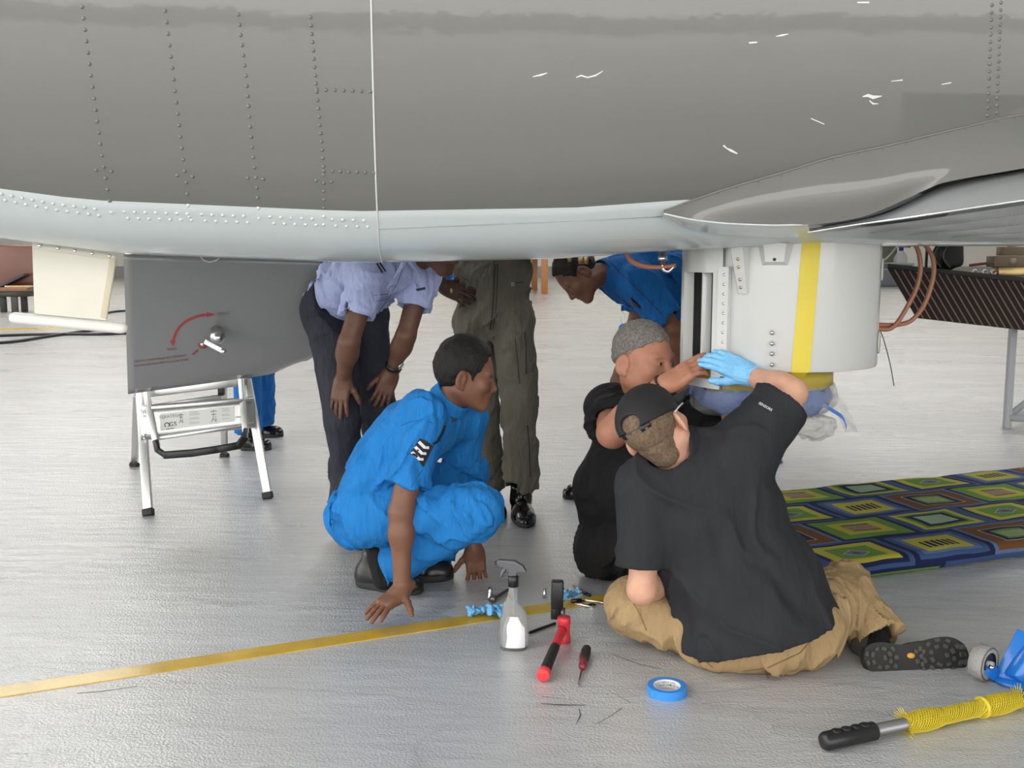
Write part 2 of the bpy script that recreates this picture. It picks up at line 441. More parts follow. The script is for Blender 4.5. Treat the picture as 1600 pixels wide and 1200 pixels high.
# ---- flap: drooped upper surface between slot and trailing edge
Hq = [(1262, 361, 3.02), (1330, 350, 3.0), (1380, 336, 2.985), (1425, 314, 2.97), (1478, 288, 2.95), (1600, 266, 2.86), (1760, 238, 2.74), (1950, 203, 2.56)]
Tq = [(1262, 363, 3.0), (1330, 352, 2.96), (1380, 345, 2.92), (1425, 339, 2.87), (1478, 331, 2.8), (1600, 313, 2.6), (1760, 290, 2.38), (1950, 262, 2.15)]
Hs = smooth_path([P(*q) for q in Hq], 5); Te = smooth_path([P(*q) for q in Tq], 5)
FLAPM = mat('grey_wing_paint', (.30, .31, .315), .2, bump=.05, bscale=6)
wing = obj('wing', grid_mesh([[a.lerp(b_, k / 5) + Vector((-.012 * math.sin(math.pi * k / 5), 0, .006 * math.sin(math.pi * k / 5))) for a, b_ in zip(Hs, Te)] for k in range(6)]), FLAPM, airplane)
# dark slot behind the fairing lip
bm = grid_mesh([[p + Vector((0.015, .02, -.004)) for p in Hs], [q + Vector((.03, .10, .0)) for q in smooth_path([P(x, y, Y + .08) for x, y, Y in [(1290, 349, 2.92), (1330, 342, 2.91), (1370, 331, 2.9), (1410, 313, 2.9), (1480, 284, 2.86), (1600, 263, 2.80), (1760, 236, 2.68), (1950, 200, 2.5)]], 5)]])
obj('flap_slot', bm, DARK, airplane)
# trailing edge bead
bm = bmesh.new(); add_tube(bm, Te, .004, 6); obj('trailing_edge', bm, mat('bare_metal_edge', (.75, .75, .75), .25, metal=.7), wing)
# wing underside, from trailing edge forward (to the right), both sides of the body
UNDER = mat('wing_underside_paint', (.42, .44, .45), .2, bump=.08, bscale=5)
rows = []
for k in range(9):
    t = k / 8
    rows.append([p + Vector((1.7 * t, .28 * t, -.012 - .05 * math.sin(math.pi * min(1, t * 1.1)) * (.35 + .65 * min(1, i / 20)) + .0 * t)) for i, p in enumerate(Te)])
under = obj('wing_underside', grid_mesh(rows), UNDER, airplane)
urv = []
for j, off in enumerate((.05, .12, .2, .3, .42, .56)):
    for i in range(4, len(Te) - 1):
        for s in (0, .25, .5, .75):
            p = Te[i].lerp(Te[i + 1], s) + Vector((1.7 * off, .28 * off, -.0145 - .05 * math.sin(math.pi * off * 1.1) * (.35 + .65 * min(1, i / 20))))
            urv.append((p, Vector((0, -.1, -1))))
tag(obj('rivets', rivet_mesh(urv, .0032, .5, 5), ALU, under), kind='stuff')
# upper wing skin closing the section above the underside and far wing
top_rows = []
for k in range(7):
    t = k / 6
    top_rows.append([a + Vector((.02 + 1.75 * t, .05 + .3 * t, .12 * math.sin(math.pi * (t * .8 + .15)) - .06 - .10 * t)) for a in Hs])
obj('wing_top', grid_mesh(top_rows), GREY, airplane)
bm = bmesh.new()
far = [[Vector((1.0 + .05 * k, 4.1, 1.305)), Vector((1.15 + .05 * k, 6.4, 1.375)), Vector((1.4, 9.5, 1.5))] for k in range(1)]
prism(bm, [(.95, 4.0), (3.3, 4.2), (2.9, 9.5), (1.45, 9.5)], Matrix(((1, 0, 0, 0), (0, 1, 0, 0), (0, .033, 1, 1.165), (0, 0, 0, 1))), .14)
obj('far_wing', bm, UNDER, airplane, smooth=False)
# ---- blade antenna with rod under the belly
AY = 3.35
ant = bmesh.new()
pl = [(50, 379), (181, 398), (178, 405), (165, 500), (54, 490)]
f = [P(x, y, AY - .012) for x, y in pl]; b_ = [P(x, y, AY + .02) for x, y in pl]
fv = [ant.verts.new(p) for p in f]; bv = [ant.verts.new(p + Vector((0, 0, .0))) for p in b_]
ant.faces.new(fv); ant.faces.new(list(reversed(bv)))
for i in range(5): ant.faces.new((fv[i], bv[i], bv[(i + 1) % 5], fv[(i + 1) % 5]))
blade = tag(obj('blade_antenna', ant, CREAM, airplane, smooth=False), 'cream blade fin with white tube')
bm = bmesh.new()
t0, t1 = P(18, 496, AY), P(194, 513, AY); dd = (t1 - t0).normalized()
add_tube(bm, [t0 - dd * .006, t0 - dd * .003, t0 + dd * .004, t0 + dd * .012, t1 - dd * .01, t1, t1 + dd * .008, t1 + dd * .011], [.006, .0125, .0165, .0185, .0185, .0165, .011, .004], 16)
obj('antenna_tube', bm, mat('off_white_paint', (.78, .78, .73), .3), blade)
bm = bmesh.new(); add_bar(bm, P(177, 404, AY - .015), P(162, 497, AY - .015), .022, .008, up=(0, 1, 0), bev=.003)
obj('edge_strip', bm, mat('beige_sealant', (.60, .53, .40), .5), blade)
bm = bmesh.new(); add_bar(bm, P(52, 385, AY - .014), P(180, 403, AY - .014), .016, .006, up=(0, 1, 0), bev=.002)
obj('mounting_flange', bm, CREAM, blade)
tag(obj('bolts', rivet_mesh([(P(x, y, AY - .018), Vector((0, -1, -.1))) for x, y in ((62, 384), (90, 388), (117, 392), (144, 396), (171, 400))], .006), STEEL, blade), kind='stuff')
# ---- airstair door, folded down on the far side
def dxl(t): return 193 + 7 * t
def dxr(t): return 509 - 5 * t - 42 * max(0, (t - .52) / .48) ** 3
def dyt(s): return 398 + 12 * s
def dyb(s): return 616 - 36 * s
def dY(s, t): return 4.28 + .06 * s + (.40 + .10 * s) * t - .07 * math.sin(math.pi * t)
def door_pt(px, py, out=0.0):
    s = .5; t = .5
    for _ in range(6):
        t = (py - dyt(s)) / (dyb(s) - dyt(s)); s = (px - dxl(t)) / (dxr(t) - dxl(t))
    return P(px, py, dY(s, t) - out)
def door_row(t, back=0.0):
    out = []
    for i in range(25):
        s = i / 24; x = dxl(t) + (dxr(t) - dxl(t)) * s; y = dyt(s) + (dyb(s) - dyt(s)) * t
        if t > .9: y -= (t - .9) / .1 * 14 * max(0, (s - .8) / .2) ** 2
        out.append(P(x, y, dY(s, t)) + Vector((0, back, 0)))
    return out
ts = [i / 24 for i in range(25)]
bm = grid_mesh([door_row(t) for t in ts])
door = tag(obj('airstair_door', bm, mat('door_grey_paint', (.23, .235, .235), .12, bump=.05, bscale=3), airplane), 'grey airstair door hanging open with crank and red arrow')
md = door.modifiers.new('thick', 'SOLIDIFY'); md.thickness = .035; md.offset = 1 if True else -1
md.offset = 1
def door_frame(px, py, dxp, dyp, out):
    o = door_pt(px, py, out); fx = (door_pt(px + dxp, py + dyp, out) - o).normalized()
    n = Vector((0, -1, -.25)); z = (n - fx * n.dot(fx)).normalized(); y = z.cross(fx)
    M = Matrix.Identity(4)
    for i in range(3): M[i][0] = fx[i]; M[i][1] = y[i]; M[i][2] = z[i]; M[i][3] = o[i]
    return M
def strip(pts, width, out, m, name, parent, surf=door_pt):
    """flat painted strip along pixels; width list in pixels"""
    bm = bmesh.new(); L_ = []; R_ = []
    for i, (x, y) in enumerate(pts):
        x0, y0 = pts[max(0, i - 1)]; x1, y1 = pts[min(len(pts) - 1, i + 1)]
        dx, dy = x1 - x0, y1 - y0; l = math.hypot(dx, dy) or 1
        w_ = width[i] / 2; nx, ny = -dy / l * w_, dx / l * w_
        L_.append(bm.verts.new(surf(x + nx, y + ny, out))); R_.append(bm.verts.new(surf(x - nx, y - ny, out)))
    for i in range(len(pts) - 1): bm.faces.new((L_[i], R_[i], R_[i + 1], L_[i + 1]))
    return obj(name, bm, m, parent, smooth=False)
arc = [(270 + 0, 535), (272, 528), (275.5, 519), (281, 510.5), (288, 504), (296, 499), (305, 495.5), (314, 493), (322, 492)]
strip(arc, [4.2] * 9, .002, REDP, 'arrow_arc', door)
strip([(270.5, 541), (270, 532)], [.2, 10], .0025, REDP, 'arrow_head', door)
strip([(337, 491.5), (323, 492)], [.2, 8], .0025, REDP, 'arrow_head', door)
strip([(301, 554), (309, 547)], [3.4, 3.0], .002, REDP, 'arrow_mark', door)
RT = mat('dark_red_lettering', (.20, .05, .05), .6)
def door_text(s, px, py, size, slope, m=RT):
    me = place_mesh(text_mesh(s, size, 0), door_frame(px, py, -10, -10 * slope, .003))
    for v in me.vertices: v.co = door_pt(*proj(v.co), .002)
    return obj('lettering', me, m, door, smooth=False)
door_text('CLOSED', 349, 489.5, .0165, -.10); door_text('OPEN', 269, 545, .0165, -.10)
door_text('PRESS BUTTON BEFORE ROTATING', 252, 566.5, .0150, -.12); door_text('HANDLE FOR EMERGENCY ENTRY', 250, 560, .0150, -.12)
bm = bmesh.new(); Mh = door_frame(338, 527, 10, 0, 0)
ax = (P(346, 545, 4.30) - door_pt(337, 516)).normalized(); Mh = frame(door_pt(337, 516), ax.orthogonal(), ax)
add_lathe(bm, [(0, -.02), (.022, -.02), (.024, .02), (.031, .05), (.032, .085), (.026, .092), (.018, .095), (.018, .11), (0, .11)], Mh, 20)
crank = obj('crank_boss', bm, ALU, door)
bm = bmesh.new(); add_bar(bm, P(320, 533, 4.30), P(350, 549, 4.27), .026, .012, up=(0, -1, 0), bev=.005)
add_lathe(bm, [(0, -.01), (.012, -.01), (.012, .012), (0, .012)], frame(P(348.5, 549, 4.268), (0, 0, 1), (0, -1, 0)), 14)
obj('crank_lever', bm, ALU, crank)
bm = bmesh.new(); add_lathe(bm, [(.013, 0), (.020, 0), (.020, .002), (.013, .002)], door_frame(316.5, 538, 10, 0, .002), 20); obj('red_ring', bm, REDP, door)
bm = bmesh.new(); add_lathe(bm, [(0, 0), (.010, 0), (.008, .006), (0, .007)], door_frame(316.5, 538, 10, 0, .002), 14); obj('push_button', bm, STEEL, door)
bm = bmesh.new(); add_tube(bm, [door_pt(x, y, .003) for x, y in ((314, 402), (318, 406.5), (327, 409.5), (336, 408), (343, 404))], .003, 6); obj('pull_cord', bm, SEAL, door)
# red strap beside the door
bm = bmesh.new(); a, b_ = P(500, 398, 4.52), P(492, 470, 4.62); add_bar(bm, a, b_, .05, .006, up=(0, -1, 0), bev=.002)
obj('red_strap', bm, mat('red_webbing', (.36, .012, .03), .7, bump=.2, bscale=200), airplane)
# belly fittings
bm = bmesh.new()
for x, y, r_, h in ((890, 404, .013, .02), (908, 405, .018, .03), (915, 405, .014, .03)):
    r_ *= .6; h *= .55; add_lathe(bm, [(0, -.03), (r_, -.03), (r_, h * .4), (r_ * .8, h * .45), (r_ * .8, h), (0, h)], Matrix.Translation(P(x, y, 3.45)) @ Matrix.Rotation(math.pi, 4, 'X'), 10)
obj('drain_fitting', bm, BRASS, airplane)
bm = bmesh.new(); c = P(1035, 400, 3.5)
add_lathe(bm, [(0, -.03), (.012, -.03), (.012, .0), (.016, .0), (.016, .014), (.009, .016), (.009, .03), (0, .03)], Matrix.Translation(c) @ Matrix.Rotation(math.pi, 4, 'X'), 10)
add_tube(bm, smooth_path([c + Vector((0, 0, -.03)), c + Vector((.004, 0, -.045)), c + Vector((.02, 0, -.052)), c + Vector((.04, 0, -.035))], 5), .006, 8)
obj('pipe_fitting', bm, STEEL, airplane)
bm = bmesh.new()
for k in (0, .014):
    add_tube(bm, smooth_path([P(978, 395, 3.5), P(985, 405 + k * 200, 3.5), P(1003, 414 + k * 150, 3.5), P(1030, 417 + k * 100, 3.5), P(1056, 414 + k * 60, 3.5)], 6), .0065, 8)
obj('hydraulic_hose', bm, COPPER, airplane)

GLINT = mat('pale_glint_paint', (.72, .72, .70), .4)  # glare highlights on the glossy skin, painted as pale strips
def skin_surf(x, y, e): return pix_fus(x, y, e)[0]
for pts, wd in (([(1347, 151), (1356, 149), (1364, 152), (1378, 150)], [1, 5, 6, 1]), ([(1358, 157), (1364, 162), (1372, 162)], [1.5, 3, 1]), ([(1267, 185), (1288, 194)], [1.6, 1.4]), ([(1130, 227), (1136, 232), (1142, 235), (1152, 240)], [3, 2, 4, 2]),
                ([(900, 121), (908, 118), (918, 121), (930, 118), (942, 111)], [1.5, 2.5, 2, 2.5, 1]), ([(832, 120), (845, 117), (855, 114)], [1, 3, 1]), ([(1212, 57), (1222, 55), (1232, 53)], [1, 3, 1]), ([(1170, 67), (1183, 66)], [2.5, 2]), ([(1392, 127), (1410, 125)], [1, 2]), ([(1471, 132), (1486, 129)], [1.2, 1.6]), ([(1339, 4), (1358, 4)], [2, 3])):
    strip(pts, wd, .0012, GLINT, 'painted_glint', airplane, surf=skin_surf)
# ------------------------------------------------------------------ white sensor pod under the belly
PC = Vector((.93, 3.56, 0)); PR = .327; PZ0, PZ1 = .852, 1.27
pod = thing('sensor_pod', 'white cylindrical equipment pod with yellow tape hanging under the airplane belly', 'equipment pod', (PC.x, PC.y, 0))
def pp(a, r, z): a = math.radians(a); return Vector((PC.x + r * math.cos(a), PC.y + r * math.sin(a), z))
bm = bmesh.new()
A0, A1 = 222, 543
n = 72
prof = [(PR - .012, PZ1), (PR, PZ1), (PR, PZ0 + .004), (PR - .003, PZ0), (PR - .012, PZ0), (PR - .012, PZ1)]
add_lathe(bm, prof[:], Matrix.Translation(PC), n, math.radians(A0), math.radians(A1))
shell = obj('shell', bm, WHITE, pod); sharp(shell, 40)
bm = bmesh.new(); add_lathe(bm, [(0, PZ0 + .01), (PR - .012, PZ0 + .01)], Matrix.Translation(PC), 48); obj('bottom_plate', bm, WHITE, pod)
# dark equipment inside the opening
bm = bmesh.new()
add_box(bm, (0, 0, 0), (.12, .12, .4), Matrix.Translation(pp(205, .17, 1.03)) @ Matrix.Rotation(math.radians(25), 4, 'Z'), .006)
obj('equipment_rack', bm, mat('dark_equipment', (.13, .13, .13), .5), pod)
bm = bmesh.new(); add_bar(bm, pp(204, .305, .83), pp(204, .305, 1.18), .032, .02, up=(0, 1, 0), bev=.003); obj('inner_post', bm, WHITE, pod)
bm = bmesh.new()
for z in (.90, .935, .97):
    add_lathe(bm, [(.006, 0), (.011, 0), (.011, .012), (.006, .012)], frame(pp(214, .30, z), (0, 0, 1), (-.6, -.8, 0)), 10)
obj('cable_connectors', bm, STEEL, pod)
bm = bmesh.new(); add_tube(bm, smooth_path([pp(212, .27, 1.2), pp(214, .29, 1.1), pp(211, .28, 1.0), pp(215, .30, .9)], 6), .008, 8); obj('cable', bm, BLACKP, pod)
# door frame around the opening
def curved_plate(bm, a0, a1, z0, z1, r0, r1, n=6):
    vs = []
    for i in range(n + 1):
        a = a0 + (a1 - a0) * i / n
        vs.append([bm.verts.new(pp(a, r, z)) for r, z in ((r1, z0), (r1, z1), (r0, z1), (r0, z0))])
    for i in range(n):
        for k in range(4): bm.faces.new((vs[i][k], vs[i][(k + 1) % 4], vs[i + 1][(k + 1) % 4], vs[i + 1][k]))
    bm.faces.new(vs[0]); bm.faces.new(list(reversed(vs[-1])))
bm = bmesh.new()
curved_plate(bm, 178, 186, .80, 1.26, PR - .02, PR + .014)
curved_plate(bm, 178, 223, 1.165, 1.26, PR - .02, PR + .014)
curved_plate(bm, 216.5, 223, .79, 1.26, PR - .02, PR + .014)
curved_plate(bm, 178, 223, .785, .815, PR - .10, PR + .018, 10)
fr = sharp(obj('access_frame', bm, WHITE, pod), 30)
bm = bmesh.new(); curved_plate(bm, 221, 227.5, .83, 1.185, PR, PR + .022, 3); hs = sharp(obj('hinge_strip', bm, WHITE, pod), 30)
tag(obj('rivets', rivet_mesh([(pp(225, PR + .022, z), (pp(225, 1, 0) - pp(225, 0, 0)).normalized()) for z in np.linspace(.88, 1.16, 10)], .005), ALU, hs), kind='stuff')
# gusset bracket with bolts
M = frame(pp(233, PR - .004, 1.10), (0, 0, 1), (pp(233, 1, 0) - pp(233, 0, 0)))
bm = bmesh.new()
prof_g = [(-.030, .16), (.030, .16), (.030, .0), (-.012, .0)]
vs0 = [bm.verts.new(M @ Vector((x, y, 0))) for x, y in prof_g]; vs1 = [bm.verts.new(M @ Vector((x * .7 + .006, y, .012 + .05 * y / .16))) for x, y in prof_g]
bm.faces.new(list(reversed(vs0))); bm.faces.new(vs1)
for i in range(4): bm.faces.new((vs0[i], vs0[(i + 1) % 4], vs1[(i + 1) % 4], vs1[i]))
gus = obj('gusset_bracket', bm, WHITE, pod, smooth=False)
tag(obj('bolts', rivet_mesh([(M @ Vector((.008, y, .014 + .05 * y / .16)), (M.to_3x3() @ Vector((0, -.3, 1))).normalized()) for y in (.02, .045, .085, .11)], .0055), BRASS, gus), kind='stuff')
M = frame(pp(252, PR - .004, 1.19), (0, 0, 1), (pp(252, 1, 0) - pp(252, 0, 0)))
bm = bmesh.new()
vs0 = [bm.verts.new(M @ Vector(v)) for v in ((-.055, .07, 0), (.055, .07, 0), (.04, 0, 0), (-.04, 0, 0))]; vs1 = [bm.verts.new(M @ Vector(v)) for v in ((-.035, .07, .045), (.035, .07, .045), (.028, .012, .035), (-.028, .012, .035))]
bm.faces.new(list(reversed(vs0))); bm.faces.new(vs1)
for i in range(4): bm.faces.new((vs0[i], vs0[(i + 1) % 4], vs1[(i + 1) % 4], vs1[i]))
br = obj('mount_bracket', bm, WHITE, pod, smooth=False)
tag(obj('bolt_hole', rivet_mesh([(M @ Vector((0, .02, .0365)), M.to_3x3() @ Vector((0, 0, 1)))], .006, .2), DARK, br))
for y in (520, 537, 553, 570):
    p = P(1206, y, 3.24); v = (p - PC); v.z = 0; v.normalize()
    bm = bmesh.new(); add_lathe(bm, [(0, 0), (.008, 0), (.008, .004), (.005, .006), (.005, .012), (0, .012)], frame(Vector((PC.x, PC.y, p.z)) + v * PR, (0, 0, 1), v), 8); obj('screw', bm, STEEL, pod)
# yellow tape strip down the face
bm = bmesh.new(); rows = []
for i in range(13):
    t = i / 12; z = 1.262 - (1.262 - PZ0) * t; a = 271.2 - 3.4 * t
    rows.append([pp(a + d_, PR + .0015, z) for d_ in (-5.2, -2.6, 0, 2.6, 5.2)])
tp = obj('yellow_tape', grid_mesh(rows), YTAPE, pod)
rows = []
for i in range(9):
    t = i / 8; z = PZ0 - .115 * t
    rows.append([pp(267.8 + d_ - 4 * t, PR - .02 - .11 * t + .004 * math.sin(9 * t), z) for d_ in (-5, -2.5, 0, 2.5, 5)])
obj('tape_tail', grid_mesh(rows), YTAPE, pod)
# panel joint, port rims and cable ports on the right side
bm = bmesh.new(); add_tube(bm, [pp(330, PR + .0005, z) for z in np.linspace(PZ0, PZ1, 8)], .0012, 5); obj('panel_joint', bm, GREYM, pod)
for a, z in ((338, 1.175), (338, .93)):
    v = (pp(a, 1, 0) - pp(a, 0, 0)).normalized(); M = frame(pp(a, PR, z), (0, 0, 1), v)
    bm = bmesh.new(); add_lathe(bm, [(.030, 0), (.038, 0), (.036, .006), (.030, .005)], M, 20); rim = obj('port_rim', bm, WHITE, pod)
    bm = bmesh.new(); add_lathe(bm, [(0, .002), (.031, .002)], M, 20); obj('port', bm, DARK, rim)
bm = bmesh.new(); a_, b_ = P(1362, 372, 3.62), P(1353, 412, 3.6); add_bar(bm, a_, b_, .03, .012, up=(0, 1, 0), bev=.003); obj('side_stay', bm, WHITE, pod)
# ---- wrapped turret hanging below
TC = Vector((.86, 3.50, 0))
tur = thing('wrapped_turret', 'turret below the white pod wrapped in clear plastic with yellow and blue tape', 'wrapped equipment', (TC.x, TC.y, 0))
bm = bmesh.new(); add_lathe(bm, [(0, .851), (.235, .851), (.236, .79), (.21, .775), (0, .775)], Matrix.Translation(TC), 40); obj('yellow_collar', bm, mat('old_yellow_tape', (.42, .32, .05), .38, bump=.15, bscale=30), tur)
def crumple(bm, amp, freq, seed):
    from mathutils import noise as mn
    for v in bm.verts:
        q = v.co * freq + Vector((seed, seed * 2, 0))
        v.co += mn.noise_vector(q) * amp + mn.noise_vector(q * 2.3) * amp * .5
CLEAR = mat('clear_plastic_film', (.50, .51, .50), .08, trans=.0, alpha=.30, bump=1.0, bscale=34, bdist=.02, spec=.9)
BFILM = mat('blue_film_tape', (.015, .11, .42), .25, bump=.4, bscale=30, bdist=.01)
bm = bmesh.new(); add_lathe(bm, [(.225, .776), (.232, .74), (.215, .715), (.19, .695)], Matrix.Translation(TC), 60); crumple(bm, .016, 16, 3)
obj('blue_wrap', bm, BFILM, tur)
bm = bmesh.new(); add_lathe(bm, [(.236, .80), (.25, .755), (.24, .71), (.20, .68), (.10, .672), (0, .67)], Matrix.Translation(TC), 72); crumple(bm, .02, 14, 9)
obj('plastic_wrap', bm, CLEAR, tur)
bm = bmesh.new(); add_lathe(bm, [(0, .775), (.19, .775), (.18, .72), (.13, .69), (0, .685)], Matrix.Translation(TC), 30); obj('turret_body', bm, mat('grey_turret', (.32, .31, .29), .5), tur)
bm = bmesh.new(); bmesh.ops.create_icosphere(bm, subdivisions=5, radius=1.0)
c0 = P(1266, 664, 3.42)
for v in bm.verts: v.co = c0 + Vector((v.co.x * .086, v.co.y * .07, v.co.z * .046 - .006 * math.sin(v.co.x * 3)))
crumple(bm, .018, 26, 5)
obj('plastic_bag', bm, CLEAR, tur)
fl = [(1228, 628), (1262, 616), (1296, 612), (1316, 624), (1330, 648), (1340, 674)]
fb = [(1240, 640), (1266, 632), (1290, 630), (1304, 642), (1312, 658), (1320, 676)]
bm = grid_mesh([[P(x + (x2 - x) * k / 6, y + (y2 - y) * k / 6, 3.40 + .02 * math.sin(k * 1.4 + i)) for i, ((x, y), (x2, y2)) in enumerate(zip([q for q in [(v.x, v.y) for v in smooth_path([Vector((a, b, 0)) for a, b in fl], 5)]], [(v.x, v.y) for v in smooth_path([Vector((a, b, 0)) for a, b in fb], 5)]))] for k in range(7)])
crumple(bm, .006, 30, 2); obj('plastic_flap', bm, CLEAR, tur)
def ribbon(pts, w_, m, name, parent, up=(0, 0, 1)):
    pts = smooth_path(pts, 6); rows = [[], []]
    for i, p in enumerate(pts):
        rows[0].append(p + Vector(up) * w_[0] * .5); rows[1].append(p - Vector(up) * w_[0] * .5)
    return obj(name, grid_mesh(rows), m, parent)
ribbon([P(1222, 633, 3.36), P(1250, 640, 3.35), P(1272, 634, 3.34), P(1284, 632, 3.34), P(1300, 641, 3.34), P(1316, 652, 3.34), P(1323, 668, 3.34)], [.014], BFILM, 'blue_tape_tail', tur)
bm = bmesh.new(); bmesh.ops.create_icosphere(bm, subdivisions=3, radius=1.0); c1 = P(1246, 645, 3.36)
for v in bm.verts: v.co = c1 + Vector((v.co.x * .03, v.co.y * .02, v.co.z * .012))
crumple(bm, .008, 40, 8); obj('blue_tape_knot', bm, BTAPE, tur)
# ---- blue support stand foot behind the seated man
st = thing('support_stand', 'blue steel stand with flat round foot behind the man in the cap', 'stand', G(1200, 722))
sf = G(1200, 721)
bm = bmesh.new(); add_lathe(bm, [(0, 0), (.085, 0), (.085, .008), (.05, .014), (0, .014)], Matrix.Translation(sf), 24); obj('foot_plate', bm, BLUEM, st)
bm = bmesh.new(); add_lathe(bm, [(.055, .012), (.028, .10), (.025, .5), (.025, .66), (0, .66)], Matrix.Translation(sf), 16); obj('post', bm, BLUEM, st)
# ---- hoses at the right
HY = 3.75
def hose(pts, label):
    o = thing('hose', label, 'hose', (P(1350, 510, HY).x, HY, 0), 'brown hoses beside the pod')
    bm = bmesh.new(); add_tube(bm, smooth_path([P(x, y, HY + d_) for x, y, d_ in pts], 10), .0085, 10); obj('hose_line', bm, COPPER, o)
    return o
h1 = hose([(1425, 380, 0), (1432, 386, 0), (1437, 402, 0), (1438, 425, 0), (1432, 450, 0), (1420, 475, 0), (1405, 500, 0), (1392, 513, 0), (1376, 514, 0), (1360, 508, 0)], 'inner brown rubber hose looping down to the pod')
h2 = hose([(1440, 379, .03), (1448, 386, .03), (1457, 402, .03), (1459, 425, .03), (1454, 450, .03), (1443, 478, .03), (1425, 500, .03), (1405, 507, .02), (1380, 508, .01), (1360, 506, 0)], 'outer brown rubber hose looping down to the pod')
bm = bmesh.new(); c = P(1425, 378, HY)
add_tube(bm, [P(1378, 380, HY), P(1422, 382, HY)], .012, 10); o = obj('manifold_pipe', bm, COPPER, h1)
bm = bmesh.new()
for x in (1424, 1441): add_tube(bm, [P(x, 372, HY + .01), P(x, 384, HY + .01)], .014, 10)
obj('hose_clamp', bm, BLACKP, h1)
bm = bmesh.new(); add_tube(bm, [P(1432, 355, HY + .02), P(1433, 380, HY + .02)], .007, 8); obj('feed_pipe', bm, mat('pink_copper', (.55, .34, .27), .35), h2)
bm = bmesh.new(); add_box(bm, P(1358, 507, HY) , (.05, .04, .04), None, .006); add_tube(bm, [P(1348, 498, HY - .02), P(1362, 510, HY - .02)], .008, 8)
add_lathe(bm, [(0, 0), (.008, 0), (.008, .02), (0, .02)], Matrix.Translation(P(1364, 524, HY)), 8); obj('hose_coupling', bm, BLACKP, h1)
wv = tag(obj('dangling_wire', (lambda b: (add_tube(b, smooth_path([P(1374, 512, HY), P(1382, 535, HY), P(1391, 570, HY), P(1397, 603, HY)], 6), .0018, 6), b)[1])(bmesh.new()), BLACKP), 'thin black wire dangling below the brown hoses', 'wire')
wv2 = tag(obj('lacing_wire', (lambda b: (add_tube(b, smooth_path([P(1350, 421, 3.6), P(1368, 416, 3.62), P(1386, 402, 3.66), P(1400, 386, 3.7), P(1405, 374, 3.7)], 6), .0035, 6), b)[1])(bmesh.new()), mat('translucent_cord', (.55, .56, .5), .4)), 'pale cord running from pod port up to the wing', 'cord')
# ------------------------------------------------------------------ step ladder under the airstair door
lad = thing('step_ladder', 'aluminium step ladder propping up the open airstair door', 'ladder', G(300, 770))
def V(*a): return Vector(a)
FL, FR, RL, RR = G(232, 806), G(419, 779), G(210, 728), G(351, 713)
TFL, TFR, TRL, TRR = P(219, 612, 4.98), P(386, 592, 5.14), P(214, 618, 5.12), P(349, 604, 5.28)
for a, b_ in ((FL, TFL), (FR, TFR)):
    bm = bmesh.new(); add_bar(bm, a + V(0, 0, .01), b_, .042, .022, up=(0, -1, 0), bev=.003); obj('front_stile', bm, ALU, lad)
for a, b_ in ((RL, TRL), (RR, TRR)):
    bm = bmesh.new(); add_bar(bm, a + V(0, 0, .01), b_, .034, .022, up=(0, -1, 0), bev=.003); obj('rear_leg', bm, ALU, lad)
for a, b_ in ((FL, TFL), (FR, TFR), (RL, TRL), (RR, TRR)):
    d = (b_ - a).normalized(); bm = bmesh.new(); add_bar(bm, a - d * .0, a + d * .035, .052, .036, up=(0, -1, 0), bev=.006); obj('rubber_foot', bm, RUBBER, lad)
# top platform and front lip
top = bmesh.new()
cz = [TFL, TFR, TRR, TRL]
vs = [top.verts.new(p + V(0, 0, dz_)) for dz_ in (.0, .028) for p in cz]
for q in ((0, 1, 2, 3), (7, 6, 5, 4), (0, 4, 5, 1), (1, 5, 6, 2), (2, 6, 7, 3), (3, 7, 4, 0)): top.faces.new([vs[i] for i in q])
obj('platform', top, ALU, lad, smooth=False)
bm = bmesh.new(); add_bar(bm, TFL + V(.0, -.012, -.006), TFR + V(0, -.012, -.006), .012, .05, up=(0, 0, 1), bev=.004); obj('platform_lip', bm, ALU, lad)
# rear upper brace and dark hinge blocks
bm = bmesh.new(); add_bar(bm, P(223, 640, 5.05), P(346, 622, 5.22), .02, .04, up=(0, 0, 1), bev=.004); obj('rear_tread', bm, ALU, lad)
for p in (P(222, 631, 5.02), P(346, 611, 5.22)):
    bm = bmesh.new(); add_box(bm, p, (.03, .04, .045), None, .005); obj('hinge_block', bm, BLACKP, lad)
# front panel with instruction sticker
def pan(px, py, out=0.0):
    t = (px - 225) / 170.0; return P(px, py, 4.88 + .18 * t - (py - 640) * .0008 - out)
rows = [[pan(220 + 178 * i / 10, (634 - 14 * i / 10) + (54 - 6 * i / 10) * k / 4) for i in range(11)] for k in range(5)]
panel = obj('front_tread_panel', grid_mesh(rows), ALU, lad); mdp = panel.modifiers.new('t', 'SOLIDIFY'); mdp.thickness = .03; mdp.offset = 0
bm = bmesh.new()
add_bar(bm, pan(236, 637, .018), pan(397, 624, .018), .03, .018, up=(0, 0, 1), bev=.003); add_bar(bm, pan(243, 685, .018), pan(397, 662, .018), .03, .018, up=(0, 0, 1), bev=.003)
obj('tread_flange', bm, ALU, panel)
stick = grid_mesh([[pan(251 + 116 * i / 8, (646.5 - 12 * i / 8) + (27 - 4 * i / 8) * k / 2, .0215) for i in range(9)] for k in range(3)])
sticker = obj('sticker', stick, mat('white_sticker', (.68, .68, .65), .35), panel)
INK = mat('black_ink', (.02, .02, .02), .6); INKG = mat('grey_ink', (.28, .28, .28), .6)
